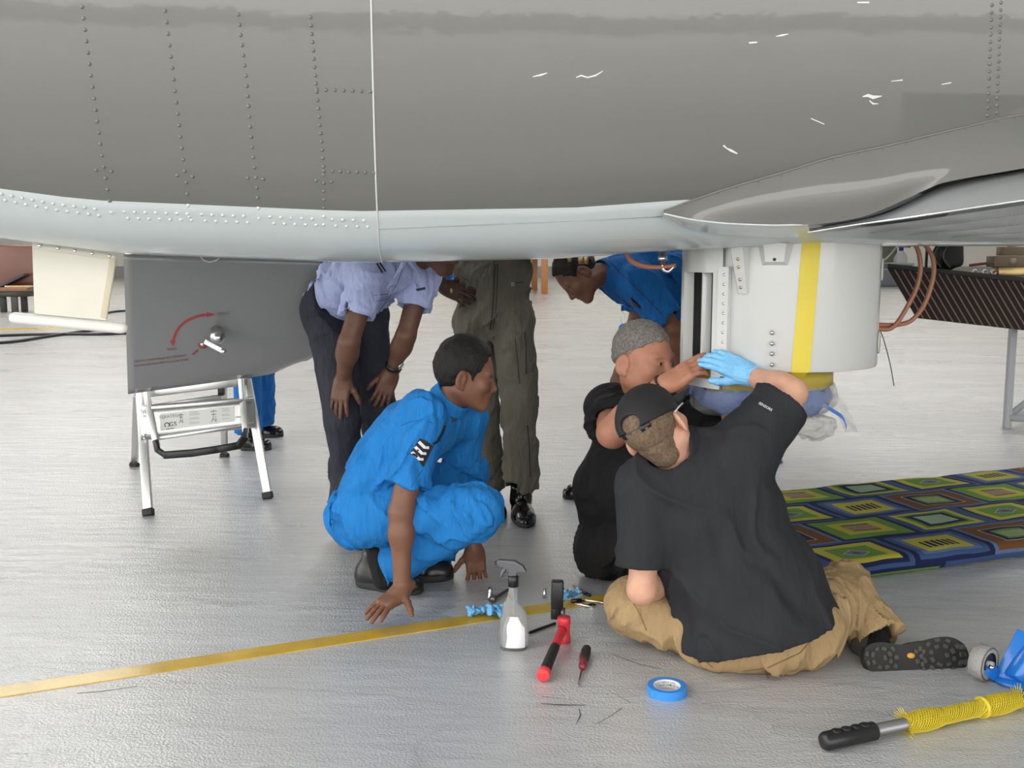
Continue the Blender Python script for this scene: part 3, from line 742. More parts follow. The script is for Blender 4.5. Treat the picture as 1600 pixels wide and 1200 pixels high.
def pan_text(s, px, py, size, m=INK, ext=.0002):
    o = pan(px, py, .0232); fx = (pan(px + 10, py - .95, .0232) - o).normalized(); n = V(0, -1, 0); z = (n - fx * n.dot(fx)).normalized(); y = z.cross(fx)
    M = Matrix.Identity(4)
    for i in range(3): M[i][0] = fx[i]; M[i][1] = y[i]; M[i][2] = z[i]; M[i][3] = o[i]
    return obj('lettering', place_mesh(text_mesh(s, size, ext), M), m, sticker, smooth=False), M
pan_text('STRATEGO', 266.5, 650.5, .021, INKG); pan_text('by', 255, 653.0, .014, INKG)
pan_text('GS', 270, 663, .031, INK)
pan_text('geprüfte', 266, 669.5, .011, INK)
_, Mg = pan_text('_', 261, 664, .004)
bm = bmesh.new(); add_lathe(bm, [(.0085, 0), (.0125, 0), (.0125, .0004), (.0085, .0004)], Mg, 18); obj('test_mark', bm, INK, sticker)
rowsn = 0
for cx, y0, n_, wd in ((304, 643.5, 9, 17), (353, 638, 8, 13)):
    bm = bmesh.new()
    for k in range(n_):
        if k in (3, 6): continue
        y = y0 + k * 2.25; ln = wd * (.75 + .25 * ((k * 7) % 3) / 2)
        add_bar(bm, pan(cx - wd / 2, y + wd * .05, .0224), pan(cx - wd / 2 + ln, y + wd * .05 - ln * .1, .0224), .0004, .0016, up=(0, 0, 1))
    obj('printed_lines', bm, INKG, sticker, smooth=False)
for cx, cy, sc in ((283, 654, 1.0), (334, 650, 1.3)):
    bm = bmesh.new()
    for (x0, y0, x1, y1) in ((0, -9, -1, 4), (-1, 4, -3, 9), (-1, 4, 3, 8), (0, -8, 4, -7), (0, -8, -4, -6), (-3, -2, 3, -3), (2, 0, 3, 8)):
        add_bar(bm, pan(cx + x0 * sc, cy + y0 * sc * .8, .0224), pan(cx + x1 * sc, cy + y1 * sc * .8, .0224), .0006, .0022, up=(0, 0, 1))
    obj('ladder_pictogram', bm, INK, sticker, smooth=False)
pan_text('MAX', 373, 651.5, .012, INK)
# folded safety rail with black grip
for (x0, y0, Y0), (x1, y1, Y1) in (((226, 603, 4.93), (245, 697, 4.79)), ((376, 588, 5.10), (384, 676, 4.95))):
    bm = bmesh.new(); add_bar(bm, P(x0, y0, Y0), P(x1, y1, Y1), .03, .02, up=(0, -1, 0), bev=.004); obj('rail', bm, ALU, lad)
bm = bmesh.new()
gp = [P(243, 690, 4.78), P(246, 703, 4.775), P(258, 711, 4.77), P(300, 708, 4.80), P(340, 702, 4.84), P(373, 696, 4.88), P(382, 684, 4.9), P(384, 674, 4.94)]
for a, b_ in zip(gp[:-1], gp[1:]): add_bar(bm, a - (b_ - a).normalized() * .009, b_ + (b_ - a).normalized() * .009, .022, .036 if a.x > gp[1].x else .026, up=(0, 0, 1), bev=.006)
obj('grip', bm, BLACKP, lad)
for (x, y, Y) in ((223, 645, 4.85), (224, 650, 4.85), (225, 680, 4.83), (225.5, 685, 4.83)):
    bm = bmesh.new(); add_lathe(bm, [(0, 0), (.006, 0), (.005, .004), (0, .004)], frame(P(x, y, Y), (0, 0, 1), (0, -1, 0)), 8); obj('rivet', bm, STEEL, lad)

# ------------------------------------------------------------------ patterned mattress
def carpet_material():
    m = bpy.data.materials.new('patchwork_print_fabric'); m.use_nodes = True
    nt = m.node_tree; b = nt.nodes['Principled BSDF']; L = nt.links; N = nt.nodes.new
    b.inputs['Roughness'].default_value = .85; b.inputs['Specular IOR Level'].default_value = .2
    at = N('ShaderNodeAttribute'); at.attribute_name = 'print_uv'; at.attribute_type = 'GEOMETRY'
    sep = N('ShaderNodeSeparateXYZ'); L.new(at.outputs['Vector'], sep.inputs[0])
    def math_(op, a, b_=None, c=None):
        n = N('ShaderNodeMath'); n.operation = op
        for i, v in enumerate((a, b_, c)):
            if v is None: continue
            if isinstance(v, (int, float)): n.inputs[i].default_value = v
            else: L.new(v, n.inputs[i])
        return n.outputs[0]
    u = math_('MULTIPLY', sep.outputs[0], 1 / .40); v = math_('MULTIPLY', sep.outputs[1], 1 / .29)
    row = math_('FLOOR', v); u2 = math_('ADD', u, math_('MULTIPLY', row, .37))
    cu = math_('FLOOR', u2); fu = math_('SUBTRACT', math_('FRACT', u2), .5); fv = math_('SUBTRACT', math_('FRACT', v), .5)
    cid = N('ShaderNodeCombineXYZ'); L.new(cu, cid.inputs[0]); L.new(row, cid.inputs[1])
    # three-way variant, cycling along and across the rows so that neighbours differ
    var = math_('MODULO', math_('ADD', math_('ADD', cu, math_('MULTIPLY', row, 2)), 60), 5)
    wn = N('ShaderNodeTexWhiteNoise'); wn.noise_dimensions = '2D'; L.new(cid.outputs[0], wn.inputs['Vector'])
    au = math_('ABSOLUTE', fu); av = math_('ABSOLUTE', fv); ch = math_('MAXIMUM', au, av)
    NAVY = (.009, .014, .05); BLUE = (.034, .064, .16); YEL = (.36, .33, .04); GRN = (.10, .20, .035); BRN = (.115, .05, .016); SLATE = (.085, .12, .22); CRM = (.42, .40, .30); SAGE = (.23, .33, .22)
    def ramp(stops):
        r = N('ShaderNodeValToRGB'); r.color_ramp.interpolation = 'CONSTANT'; e = r.color_ramp.elements
        e[0].position = 0; e[0].color = (*stops[0][1], 1); e[1].position = stops[1][0]; e[1].color = (*stops[1][1], 1)
        for p, c in stops[2:]:
            k = e.new(p); k.color = (*c, 1)
        L.new(ch, r.inputs[0]); return r.outputs[0]
    r0 = ramp([(0, GRN), (.22, GRN), (.255, YEL), (.375, NAVY), (.44, BLUE)])
    r1 = ramp([(0, YEL), (.20, YEL), (.29, SLATE), (.36, BLUE), (.43, NAVY)])
    r2 = ramp([(0, GRN), (.20, NAVY), (.285, CRM), (.295, BRN), (.40, BRN), (.45, SLATE)])
    r3 = ramp([(0, BRN), (.17, YEL), (.27, YEL), (.29, GRN), (.40, GRN), (.44, NAVY)])
    r4 = ramp([(0, SAGE), (.18, CRM), (.19, NAVY), (.27, GRN), (.33, YEL), (.40, BLUE)])
    def mix(f, a, b_):
        n = N('ShaderNodeMixRGB'); L.new(f, n.inputs[0])
        for i, c in ((1, a), (2, b_)):
            if isinstance(c, tuple): n.inputs[i].default_value = (*c, 1)
            else: L.new(c, n.inputs[i])
        return n.outputs[0]
    col = r0
    for k, r in ((1, r1), (2, r2), (3, r3), (4, r4)):
        col = mix(math_('COMPARE', var, float(k), .1), col, r)
    # motifs in the middle of each square: bars, diamonds or scrolls
    bars = math_('LESS_THAN', math_('ABSOLUTE', math_('SUBTRACT', math_('FRACT', math_('MULTIPLY', fu, 14)), .5)), .33)
    inb = math_('MULTIPLY', math_('LESS_THAN', au, .19), math_('LESS_THAN', av, .13))
    isb = math_('ADD', math_('COMPARE', var, 1.0, .1), 0.0)
    col = mix(math_('MULTIPLY', math_('MULTIPLY', bars, inb), isb), col, NAVY)
    dia = math_('ADD', math_('MULTIPLY', au, 1.0), math_('MULTIPLY', av, 1.2))
    isd = math_('COMPARE', var, 0.0, .1)
    col = mix(math_('MULTIPLY', math_('LESS_THAN', dia, .165), isd), col, CRM)
    col = mix(math_('MULTIPLY', math_('LESS_THAN', dia, .15), isd), col, SLATE)
    col = mix(math_('MULTIPLY', math_('LESS_THAN', dia, .06), isd), col, BRN)
    wv = N('ShaderNodeTexWave'); wv.wave_type = 'RINGS'; wv.inputs['Scale'].default_value = 13; wv.inputs['Distortion'].default_value = 3.5; wv.inputs['Detail'].default_value = 0
    cmb = N('ShaderNodeCombineXYZ'); L.new(math_('ABSOLUTE', math_('SUBTRACT', au, .07)), cmb.inputs[0]); L.new(av, cmb.inputs[1]); L.new(cmb.outputs[0], wv.inputs['Vector'])
    scr = math_('GREATER_THAN', wv.outputs['Fac'], .72)
    iss = math_('ADD', math_('COMPARE', var, 3.0, .1), math_('COMPARE', var, 2.0, .1))
    inn = math_('MULTIPLY', math_('LESS_THAN', au, .17), math_('LESS_THAN', av, .13))
    col = mix(math_('MULTIPLY', math_('MULTIPLY', scr, inn), iss), col, CRM)
    # stagger: some background bands shift hue
    nz = N('ShaderNodeTexNoise'); nz.inputs['Scale'].default_value = 3; L.new(at.outputs['Vector'], nz.inputs['Vector'])
    hs = N('ShaderNodeHueSaturation'); L.new(col, hs.inputs['Color']); mr = N('ShaderNodeMapRange'); mr.inputs[3].default_value = .8; mr.inputs[4].default_value = 1.2
    L.new(nz.outputs['Fac'], mr.inputs[0]); L.new(mr.outputs[0], hs.inputs['Value'])
    L.new(hs.outputs[0], b.inputs['Base Color'])
    return m
CARPET = carpet_material()
def mattress():
    ang = math.radians(20.5); o = G(1330, 909); ux = V(math.cos(ang), math.sin(ang), 0); uy = V(-math.sin(ang), math.cos(ang), 0)
    L0, L1, W, T = -.15, 2.2, 1.10, .075
    bm = bmesh.new(); uvl = bm.verts.layers.float_vector.new('print_uv')
    def sect(k):  # profile around the section: from bottom near up over top to bottom far
        return None
    prof = [(0.012, 0.004, -.08), (0.0, .02, -.06), (0.0, .052, -.03), (.012, .068, -.01), (.035, T, .02)]
    n = 34
    for i in range(1, n): y = .035 + (W - .07) * i / n; prof.append((y, T, y))
    prof += [(W - .035, T, W - .035), (W - .012, .068, W + .0), (W, .05, W + .02), (W, .02, W + .05), (W - .012, .004, W + .07)]
    from mathutils import noise as mn
    rows = []
    m_ = 80
    for i in range(m_ + 1):
        x = L0 + (L1 - L0) * i / m_; row = []
        for (y, z, vv) in prof:
            zz = z + (.006 * mn.noise(Vector((x * 4, y * 4, 1))) + .004 * mn.noise(Vector((x * 9, y * 9, 4)))) * (1 if z > .03 else 0)
            vtx = bm.verts.new(o + ux * x + uy * (y + .008 * mn.noise(Vector((x * 3, 0, 0)))) + V(0, 0, zz)); vtx[uvl] = (x + .10, vv + .05, 0); row.append(vtx)
        rows.append(row)
    for i in range(m_):
        for j in range(len(prof) - 1): bm.faces.new((rows[i][j], rows[i][j + 1], rows[i + 1][j + 1], rows[i + 1][j]))
    bm.faces.new(rows[0]); bm.faces.new(list(reversed(rows[-1])))
    bmesh.ops.recalc_face_normals(bm, faces=bm.faces)
    ob = obj('mattress', bm, CARPET)
    tag(ob, 'thin mattress covered in blue, green and yellow patchwork print fabric on the floor', 'mattress')
mattress()

# ------------------------------------------------------------------ tools on the floor
def spray_bottle():
    o = thing('spray_bottle', 'clear plastic spray bottle with blank white label and grey trigger head', 'spray bottle', G(802, 1012))
    c = G(802, 1012); M = Matrix.Translation(c) @ Matrix.Rotation(math.radians(-4), 4, 'Z')
    CL = mat('clear_bottle_plastic', (.93, .95, .95), .08, trans=.85, ior=1.25, alpha=.75)
    # section: half width(left), half width(right), depth, z  -> waisted body with rounded shoulder
    lev = [(.040, .044, .030, 0), (.044, .047, .033, .006), (.045, .047, .034, .05), (.042, .046, .033, .09), (.034, .040, .030, .118), (.034, .026, .026, .135), (.034, .016, .02, .145), (.026, .015, .017, .155), (.018, .015, .015, .17), (.014, .014, .014, .195), (.0135, .0135, .0135, .205)]
    bm = bmesh.new(); rings = []
    for l_, r_, d_, z in lev:
        ring = []
        for j in range(28):
            a = 2 * math.pi * j / 28; cx, sy = math.cos(a), math.sin(a)
            e = .75; x = (r_ if cx > 0 else l_) * math.copysign(abs(cx) ** e, cx); y = d_ * math.copysign(abs(sy) ** e, sy)
            ring.append(bm.verts.new(M @ V(x, y, z)))
        rings.append(ring)
    for i in range(len(rings) - 1):
        for j in range(28): bm.faces.new((rings[i][j], rings[i][(j + 1) % 28], rings[i + 1][(j + 1) % 28], rings[i + 1][j]))
    bm.faces.new(list(reversed(rings[0])))
    obj('bottle', bm, CL, o)
    bm = bmesh.new(); rows = []
    for k in range(9):
        z = .012 + .10 * k / 8; hw = .034 - .016 * max(0, (k - 4) / 4) ** 2; off = .004
        rows.append([M @ V(off + hw * (i / 8 * 2 - 1) , -.0353 + .010 * (abs(i / 8 * 2 - 1) ** 3) + (.0012 if k > 6 else 0) * (k - 6) * 1.2, z) for i in range(9)])
    obj('label', grid_mesh(rows), mat('white_paper_label', (.78, .78, .80), .5), o)
    bm = bmesh.new(); add_lathe(bm, [(.0, .20), (.0165, .20), (.0165, .232), (.012, .236), (0, .236)], M, 20); obj('collar', bm, BLACKP, o)
    HEAD = mat('grey_trigger_plastic', (.10, .10, .11), .22)
    bm = bmesh.new()
    prism(bm, [(-.052, .280), (-.046, .286), (.005, .283), (.030, .268), (.042, .250), (.036, .245), (.012, .247), (.010, .234), (-.013, .234), (-.016, .252), (-.032, .262), (-.050, .268)], M @ Matrix.Rotation(math.pi / 2, 4, 'X') @ Matrix.Translation((0, 0, -.011)), .022)
    hd = obj('spray_head', bm, HEAD, o, smooth=False); bv = hd.modifiers.new('b', 'BEVEL'); bv.width = .004; bv.segments = 3
    bm = bmesh.new(); add_tube(bm, [M @ V(*p) for p in ((-.022, 0, .262), (-.030, 0, .25), (-.036, 0, .236), (-.043, 0, .222))], [.007, .0055, .0045, .003], 8); obj('trigger', bm, HEAD, o)
    bm = bmesh.new(); add_tube(bm, [M @ V(-.050, 0, .274), M @ V(-.058, 0, .274)], .006, 10); obj('nozzle', bm, BLACKP, o)
    bm = bmesh.new(); add_tube(bm, [M @ V(0, 0, .2), M @ V(.004, 0, .1), M @ V(.012, 0, .01)], .0022, 6); obj('dip_tube', bm, mat('white_tube', (.7, .7, .7), .4), o)
spray_bottle()
def mallet():
    o = thing('mallet', 'red dead-blow mallet with black grip lying on the floor', 'hammer', G(880, 1004))
    top, bot = P(881, 971, G(880, 1006).y), G(881, 1003)
    c = bot; M = Matrix.Translation(c)
    bm = bmesh.new(); add_lathe(bm, [(0, 0), (.020, 0), (.0215, .003), (.0215, .018), (.0195, .022), (.0195, .058), (.0215, .062), (.0215, .080), (.019, .084), (0, .084)], M, 26); obj('head', bm, RED, o)
    e = G(848, 1056, .022); s = c + V(-.006, -.012, .045)
    d = (e - s); 
    def q(t): return s + d * t
    bm = bmesh.new(); add_tube(bm, [q(0), q(.06), q(.2), q(.38), q(.40)], [.016, .0155, .014, .0145, .0135], 16); obj('handle', bm, RED, o)
    bm = bmesh.new(); add_tube(bm, [q(.38), q(.40), q(.6), q(.9), q(.93)], [.0135, .015, .0155, .0165, .015], 16); obj('grip', bm, RUBBER, o)
    bm = bmesh.new(); add_tube(bm, [q(.90), q(.92), q(.995), q(1.0)], [.017, .0195, .0195, .017], 18); obj('end_cap', bm, mat('bright_red_plastic', (.75, .05, .06), .3), o)
mallet()
def torch():
    o = thing('work_light', 'black handheld tool standing on end behind the red mallet', 'tool', G(876, 985))
    b0 = G(871, 986); t = P(873, 905, b0.y + .01); up = (t - b0).normalized(); M = frame(b0, up.cross(V(1, 0, 0)).cross(up) if False else V(0, -1, 0), up)
    bm = bmesh.new(); add_box(bm, (.004, 0, .125), (.040, .032, .094), M, .006, 3); add_box(bm, (.009, -.004, .065), (.028, .024, .05), M, .004, 2)
    obj('body', bm, BLACKP, o)
    bm = bmesh.new(); add_lathe(bm, [(0, 0), (.0075, 0), (.009, .004), (.009, .035), (.007, .04), (.010, .055), (.010, .075), (0, .075)], M @ Matrix.Translation((-.014, -.010, 0)), 16); obj('metal_barrel', bm, DSTEEL, o)
    bm = bmesh.new(); add_box(bm, (-.008, -.0172, .12), (.014, .003, .075), M, .001); obj('side_plate', bm, mat('charcoal_plastic', (.05, .05, .055), .4), o)
    bm = bmesh.new()
    for k in range(9): add_box(bm, (.006, -.0172, .09 + k * .008), (.007, .003, .003), M)
    obj('grip_ribs', bm, BLACKP, o)
torch()
def screwdriver():
    o = thing('screwdriver', 'screwdriver with red and black handle pointing towards the camera', 'screwdriver', G(908, 1040))
    tip = G(903, 1072, .004); but = G(917, 1012, .018); neck = tip.lerp(but, .46)
    bm = bmesh.new(); add_tube(bm, [tip, tip.lerp(neck, .12), neck], [.0015, .0028, .003], 8); obj('shaft', bm, STEEL, o)
    d = but - neck
    def q(t): return neck + d * t
    bm = bmesh.new(); add_tube(bm, [q(-.02), q(.02), q(.15), q(.3), q(.4)], [.008, .011, .0125, .0105, .0125], 14); obj('handle_neck', bm, mat('dark_red_plastic', (.22, .02, .03), .35), o)
    bm = bmesh.new(); add_tube(bm, [q(.28), q(.45), q(.75), q(.95), q(1.0)], [.0105, .0145, .0155, .0135, .006], 14); obj('handle', bm, RUBBER, o)
    bm = bmesh.new()
    side = d.cross(V(0, 0, 1)).normalized()
    add_tube(bm, [q(.2) - side * .006 + V(0, 0, .004), q(.5) - side * .010 + V(0, 0, .005), q(.85) - side * .010 + V(0, 0, .004)], [.005, .0065, .005], 8); obj('red_inlay', bm, mat('dark_red_plastic', (.22, .02, .03), .35), o)
screwdriver()
def tape_roll():
    o = thing('tape_roll', 'roll of blue masking tape lying flat on the floor', 'tape', G(1042, 1083))
    c = G(1042, 1083); M = Matrix.Translation(c)
    bm = bmesh.new(); add_lathe(bm, [(.0385, .0005), (.0545, 0), (.0555, .001), (.0555, .0235), (.0545, .0245), (.0385, .0242), (.0385, .0005)], M, 56); sharp(obj('tape', bm, BTAPE, o), 40)
    core = bmesh.new(); add_lathe(core, [(.0362, .0005), (.0383, .0005), (.0383, .0242), (.0362, .0242), (.0362, .0005)], M, 48); co = sharp(obj('core', core, mat('white_card', (.75, .74, .76), .6), o), 40)
    for a, z in ((70, .0165), (115, .0165), (90, .0085), (40, .009)):
        me = text_mesh('BLUE TAPE', .0075, .0001); 
        for v in me.vertices:
            aa = math.radians(a) - v.co.x / .036; v.co = c + V(.0360 * math.cos(aa), .0360 * math.sin(aa), z + v.co.y)
        obj('lettering', me, INK, co, smooth=False)
    bm = grid_mesh([[c + V(math.cos(a) * (.0562 + k), math.sin(a) * (.0562 + k), z) for a, k in ((3.95, .0), (3.85, .002), (3.75, .0065), (3.68, .003))] for z in (.001, .012, .024)])
    obj('loose_end', bm, BTAPE, o)
tape_roll()
GLOVE = mat('blue_nitrile', (.14, .42, .72), .45, bump=.3, bscale=90, bdist=.004)
def crumpled_glove(px, py, s, label, seed):
    o = thing('disposable_glove', label, 'glove', G(px, py), 'crumpled blue gloves on the floor')
    c = G(px, py); bm = bmesh.new(); rnd = random.Random(seed)
    for k in range(7):
        p = c + V((rnd.random() - .5) * .07 * s, (rnd.random() - .5) * .05 * s, .010 + rnd.random() * .012)
        d = V(rnd.random() - .5, rnd.random() - .5, (rnd.random() - .2) * .5).normalized() * .035 * s
        add_tube(bm, smooth_path([p, p + d * .5 + V(0, 0, .008), p + d], 5), [.010 * (1 - .05 * i) for i in range(11)], 12)
    for v in bm.verts: v.co.z = max(v.co.z, .002)
    crumple(bm, .007, 55, seed)
    obj('glove_rubber', bm, GLOVE, o)
    for v in o.children[0].data.vertices: v.co.z = max(v.co.z, .001)
    return o
crumpled_glove(772, 966, 1.0, 'crumpled light blue glove on the yellow line left of the spray bottle', 3)
crumpled_glove(742, 965, .55, 'twisted light blue glove finger on the yellow line', 11)
crumpled_glove(886, 936, .95, 'crumpled light blue glove behind the black tool', 21)
def rod(name, label, cat, a, b_, r, m):
    bm = bmesh.new(); add_tube(bm, [a, a.lerp(b_, .03), a.lerp(b_, .97), b_], [r * .7, r, r, r * .7], 10); return tag(obj(name, bm, m), label, cat)
rod('pry_bar', 'thin black bar lying between spray bottle and black tool', 'bar', G(826, 989, .006), G(868, 974, .006), .005, BLACKP)
def ratchet():
    o = thing('socket_wrench', 'chrome socket wrench lying left of the spray bottle', 'wrench', G(770, 936))
    a = G(768, 937, .012); b_ = G(793, 922, .012)
    bm = bmesh.new(); add_tube(bm, [a, a.lerp(b_, .15), a.lerp(b_, .3), b_], [.012, .012, .006, .007], 12); obj('handle', bm, DSTEEL, o)
    bm = bmesh.new(); add_lathe(bm, [(0, 0), (.010, 0), (.011, .01), (.009, .02), (.007, .03), (.007, .045), (0, .045)], Matrix.Translation(G(766, 937)), 14); obj('socket', bm, STEEL, o)
ratchet()
def socket_stub():
    bm = bmesh.new(); add_lathe(bm, [(0, 0), (.007, 0), (.007, .02), (.0055, .022), (.0055, .035), (0, .035)], Matrix.Translation(G(851, 934)), 12)
    tag(obj('socket', bm, STEEL), 'small chrome socket standing on the floor behind the yellow line', 'socket')
socket_stub()
def wrench():
    o = thing('combination_wrench', 'chrome wrench lying on the yellow line beside the khaki knee', 'wrench', G(915, 945))
    a, b_ = G(899, 943, .005), G(926, 948, .005)
    bm = bmesh.new(); add_bar(bm, a, b_, .012, .006, bev=.002); obj('shank', bm, STEEL, o)
    bm = bmesh.new(); add_lathe(bm, [(.007, 0), (.014, 0), (.014, .008), (.007, .008), (.007, 0)], Matrix.Translation(G(925, 948)), 16); sharp(obj('ring_end', bm, STEEL, o))
wrench()
def adjustable():
    o = thing('ratchet_driver', 'steel ratchet with black handle lying behind the wrench', 'ratchet', G(915, 930))
    bm = bmesh.new(); add_tube(bm, [G(896, 915, .006), G(904, 921, .006), G(912, 926, .006)], [.004, .006, .006], 10); obj('shaft', bm, STEEL, o)
    bm = bmesh.new(); add_tube(bm, [G(911, 925, .008), G(922, 930, .008)], [.007, .005], 10); obj('handle', bm, BLACKP, o)
adjustable()
rod('extension_bar', 'long thin steel bar pointing at the khaki knee', 'bar', G(908, 937, .006), G(953, 943, .006), .004, STEEL)
bm = bmesh.new(); add_tube(bm, [G(893, 939, .009), G(908, 938, .009)], [.008, .008], 10)
tag(obj('nut_driver', bm, BLACKP), 'short black tool handle beside the crumpled glove behind the wrench', 'tool')
# white cup-like cap beside the elbow
bm = bmesh.new(); add_lathe(bm, [(0, 0), (.022, 0), (.026, .018), (.023, .018), (.020, .004), (0, .004)], Matrix.Translation(G(1038, 922)), 20)
tag(obj('plastic_cap', bm, mat('white_plastic', (.75, .74, .7), .4)), 'small white plastic cap half hidden beside the bare elbow', 'cap')
# ------------------------------------------------------------------ pole with yellow netting, lower right
def pole():
    a, b_ = G(1290, 1158, .025), G(1690, 1072, .025)
    o = thing('tow_bar_handle', 'steel pole with black grip and yellow netting lying at lower right', 'pole', (a + b_) / 2)
    d = (b_ - a); L_ = d.length; d = d.normalized(); n = V(0, 0, 1); s = d.cross(n).normalized()
    def q(t, r=0, ang=0): return a + d * (t * L_) + (s * math.cos(ang) + n * math.sin(ang)) * r
    bm = bmesh.new(); add_tube(bm, [q(.0), q(1)], .0165, 16); obj('steel_tube', bm, mat('worn_steel_tube', (.22, .22, .22), .4, metal=.7), o)
    bm = bmesh.new(); add_tube(bm, [q(-.012), q(-.008), q(.0), q(.17), q(.175)], [.012, .020, .0235, .0235, .019], 20); g = obj('grip', bm, BLACKP, o)
    bm = bmesh.new()
    for t in (.035, .07, .105, .135):
        M = frame(q(t) + n * .017, d, n); add_box(bm, (0, 0, 0), (.022, .024, .020), M, .008, 3)
    obj('finger_ridges', bm, BLACKP, g)
    NET = mat('yellow_netting', (.66, .52, .03), .55)
    t0, t1 = .285, .73
    def rad(t): return .0205 + .007 * max(0, math.sin((t - t0) / (t1 - t0) * math.pi * 3.1)) + (.004 if abs(t - .575) < .012 else 0)
    bm = bmesh.new()
    K, turns = 12, 9
    for sgn in (1, -1):
        for k in range(K):
            pts = []
            for i in range(70):
                f = i / 69; t = t0 + (t1 - t0) * f; pts.append(q(t, rad(t) + .0012 * sgn, 2 * math.pi * (k / K + sgn * f * turns / 2.2)))
            add_tube(bm, pts, .0014, 4, cap=False)
    tag(obj('netting', bm, NET, o), kind='stuff')
    bm = bmesh.new(); add_tube(bm, [q(t0 + (t1 - t0) * i / 40) for i in range(41)], [rad(t0 + (t1 - t0) * i / 40) - .0012 for i in range(41)], 16); obj('netting_sleeve', bm, mat('yellow_netting_base', (.42, .32, .02), .7, bump=.6, bscale=180, bdist=.004), o)
    bm = bmesh.new()
    rnd = random.Random(4)
    for t, sg in ((t0, -1), (t1, 1)):
        for k in range(26):
            an = 2 * math.pi * k / 26; l_ = .02 + rnd.random() * .02; add_tube(bm, [q(t, .021, an), q(t + sg * l_ * .25, .021 + l_ * .6, an + .2)], .0011, 4)
    tag(obj('frayed_threads', bm, NET, o), kind='stuff')
    bm = bmesh.new(); add_tube(bm, [q(.575 + .004 * i, .0, 0) for i in range(5)], [.024, .029, .030, .029, .024], 16); obj('knot', bm, NET, o)
pole()
# ------------------------------------------------------------------ blue castor at the right edge
def castor():
    c = G(1534, 1062); R_ = .052
    o = thing('castor', 'worn grey castor wheel on a blue steel bracket at right edge', 'castor', c)
    axd = V(.60, -.80, 0).normalized(); C = P(1536, 1036, c.y + .0); C.z = R_ + .001
    M = frame(C, V(0, 0, 1), axd)
    bm = bmesh.new(); add_lathe(bm, [(.030, -.022), (.046, -.022), (R_, -.017), (R_, .015), (.049, .021), (.034, .021)], M, 40); w_ = obj('tyre', bm, mat('worn_grey_rubber', (.30, .29, .28), .85, bump=.5, bscale=120), o)
    bm = bmesh.new(); add_lathe(bm, [(.0, .012), (.016, .012), (.020, .018), (.034, .010), (.046, .0215), (.050, .0205)], M, 30); obj('tyre_wall', bm, RUBBER, o)
    bm = bmesh.new(); add_lathe(bm, [(0, .03), (.010, .03), (.011, .0), (.0, .0)], M, 12); obj('hub', bm, GREYM, o)
    # swivel plate and tilted fork
    bm = bmesh.new(); pf = C + axd * .034
    q1, q2 = P(1541, 1043, C.y - .02), P(1562, 1062, C.y - .01)
    add_bar(bm, q1 + V(-.02, 0, .014), q2 + V(.012, 0, -.004), .040, .005, up=axd, bev=.003); obj('fork', bm, BLUEM, o)
    bm = bmesh.new(); add_lathe(bm, [(0, 0), (.008, 0), (.006, .006), (.003, .012), (0, .012)], frame(P(1546.5, 1042, C.y - .026), (0, 0, 1), axd), 10); obj('axle_bolt', bm, STEEL, o)
    bm = bmesh.new(); add_lathe(bm, [(0, 0), (.075, 0), (.078, .006), (.074, .012), (0, .012)], Matrix.Translation(G(1592, 1063, .003) ), 32); obj('swivel_plate', bm, BLUEM, o)
    bm = bmesh.new()
    add_bar(bm, G(1570, 1062, .01), P(1606, 990, C.y + .02), .06, .006, up=(-.6, -.7, .2), bev=.002)
    add_bar(bm, G(1590, 1066, .01), P(1640, 985, C.y + .02), .07, .05, up=(0, -1, 0), bev=.004)
    obj('leg_bracket', bm, BLUEM, o)
castor()
# ------------------------------------------------------------------ cables on the floor at left
def cable(pts, label):
    bm = bmesh.new(); add_tube(bm, [p + V(0, 0, .02) for p in smooth_path([G(x, y) for x, y in pts], 8)], .022, 6); return tag(obj('floor_cable', bm, BLACKP), label, 'cable', 'black cables on the floor')
cable([(-60, 542), (20, 536), (80, 527), (130, 520), (165, 516), (230, 517)], 'black floor cable rising towards the white tube')
cable([(-60, 529), (40, 525), (110, 524), (160, 524), (230, 521)], 'black floor cable running flat below the white tube')
cable([(150, 495), (175, 489), (205, 487), (260, 488)], 'thin black cable on the floor behind the cream fin')
# ------------------------------------------------------------------ far furniture
def brown_chair():
    c = G(22, 488); Yc = c.y
    o = thing('brown_chair', 'brown chair with dark legs at the far left', 'chair', c)
    BR = mat('brown_leather', (.11, .035, .018), .3)
    M = Matrix.Translation(c)
    bm = bmesh.new(); add_box(bm, (0, .25, .90), (.78, .10, .86), M, .04, 3); obj('backrest', bm, BR, o)
    bm = bmesh.new(); add_box(bm, (0, 0, .46), (.80, .5, .08), M, .02); obj('seat', bm, mat('brown_wood_seat', (.16, .07, .035), .4), o)
    bm = bmesh.new(); add_box(bm, (0, 0, .37), (.78, .48, .10), M); obj('seat_frame', bm, mat('dark_frame', (.03, .028, .024), .5), o)
    for x in (-.3, .12):
        for y in (-.2, .2):
            bm = bmesh.new(); add_box(bm, (x, y, .17), (.13, .05, .34), M, .01); obj('leg', bm, MATS['dark_frame'], o)
    bm = bmesh.new(); add_box(bm, (0, 0, 0), (.6, .25, .05), Matrix.Translation(c + V(.02, .02, .62)) @ Matrix.Rotation(-.45, 4, 'Y'), .01)
    tag(obj('folder', bm, BLACKP), 'black folder leaning on the brown chair seat', 'folder')
    bm = bmesh.new(); add_box(bm, (0, 0, 0), (.5, .2, .03), Matrix.Translation(c + V(.15, -.02, .517)), .004)
    tag(obj('notebook', bm, mat('tan_paper', (.55, .42, .22), .6)), 'tan notebook lying on the brown chair seat', 'notebook')
brown_chair()
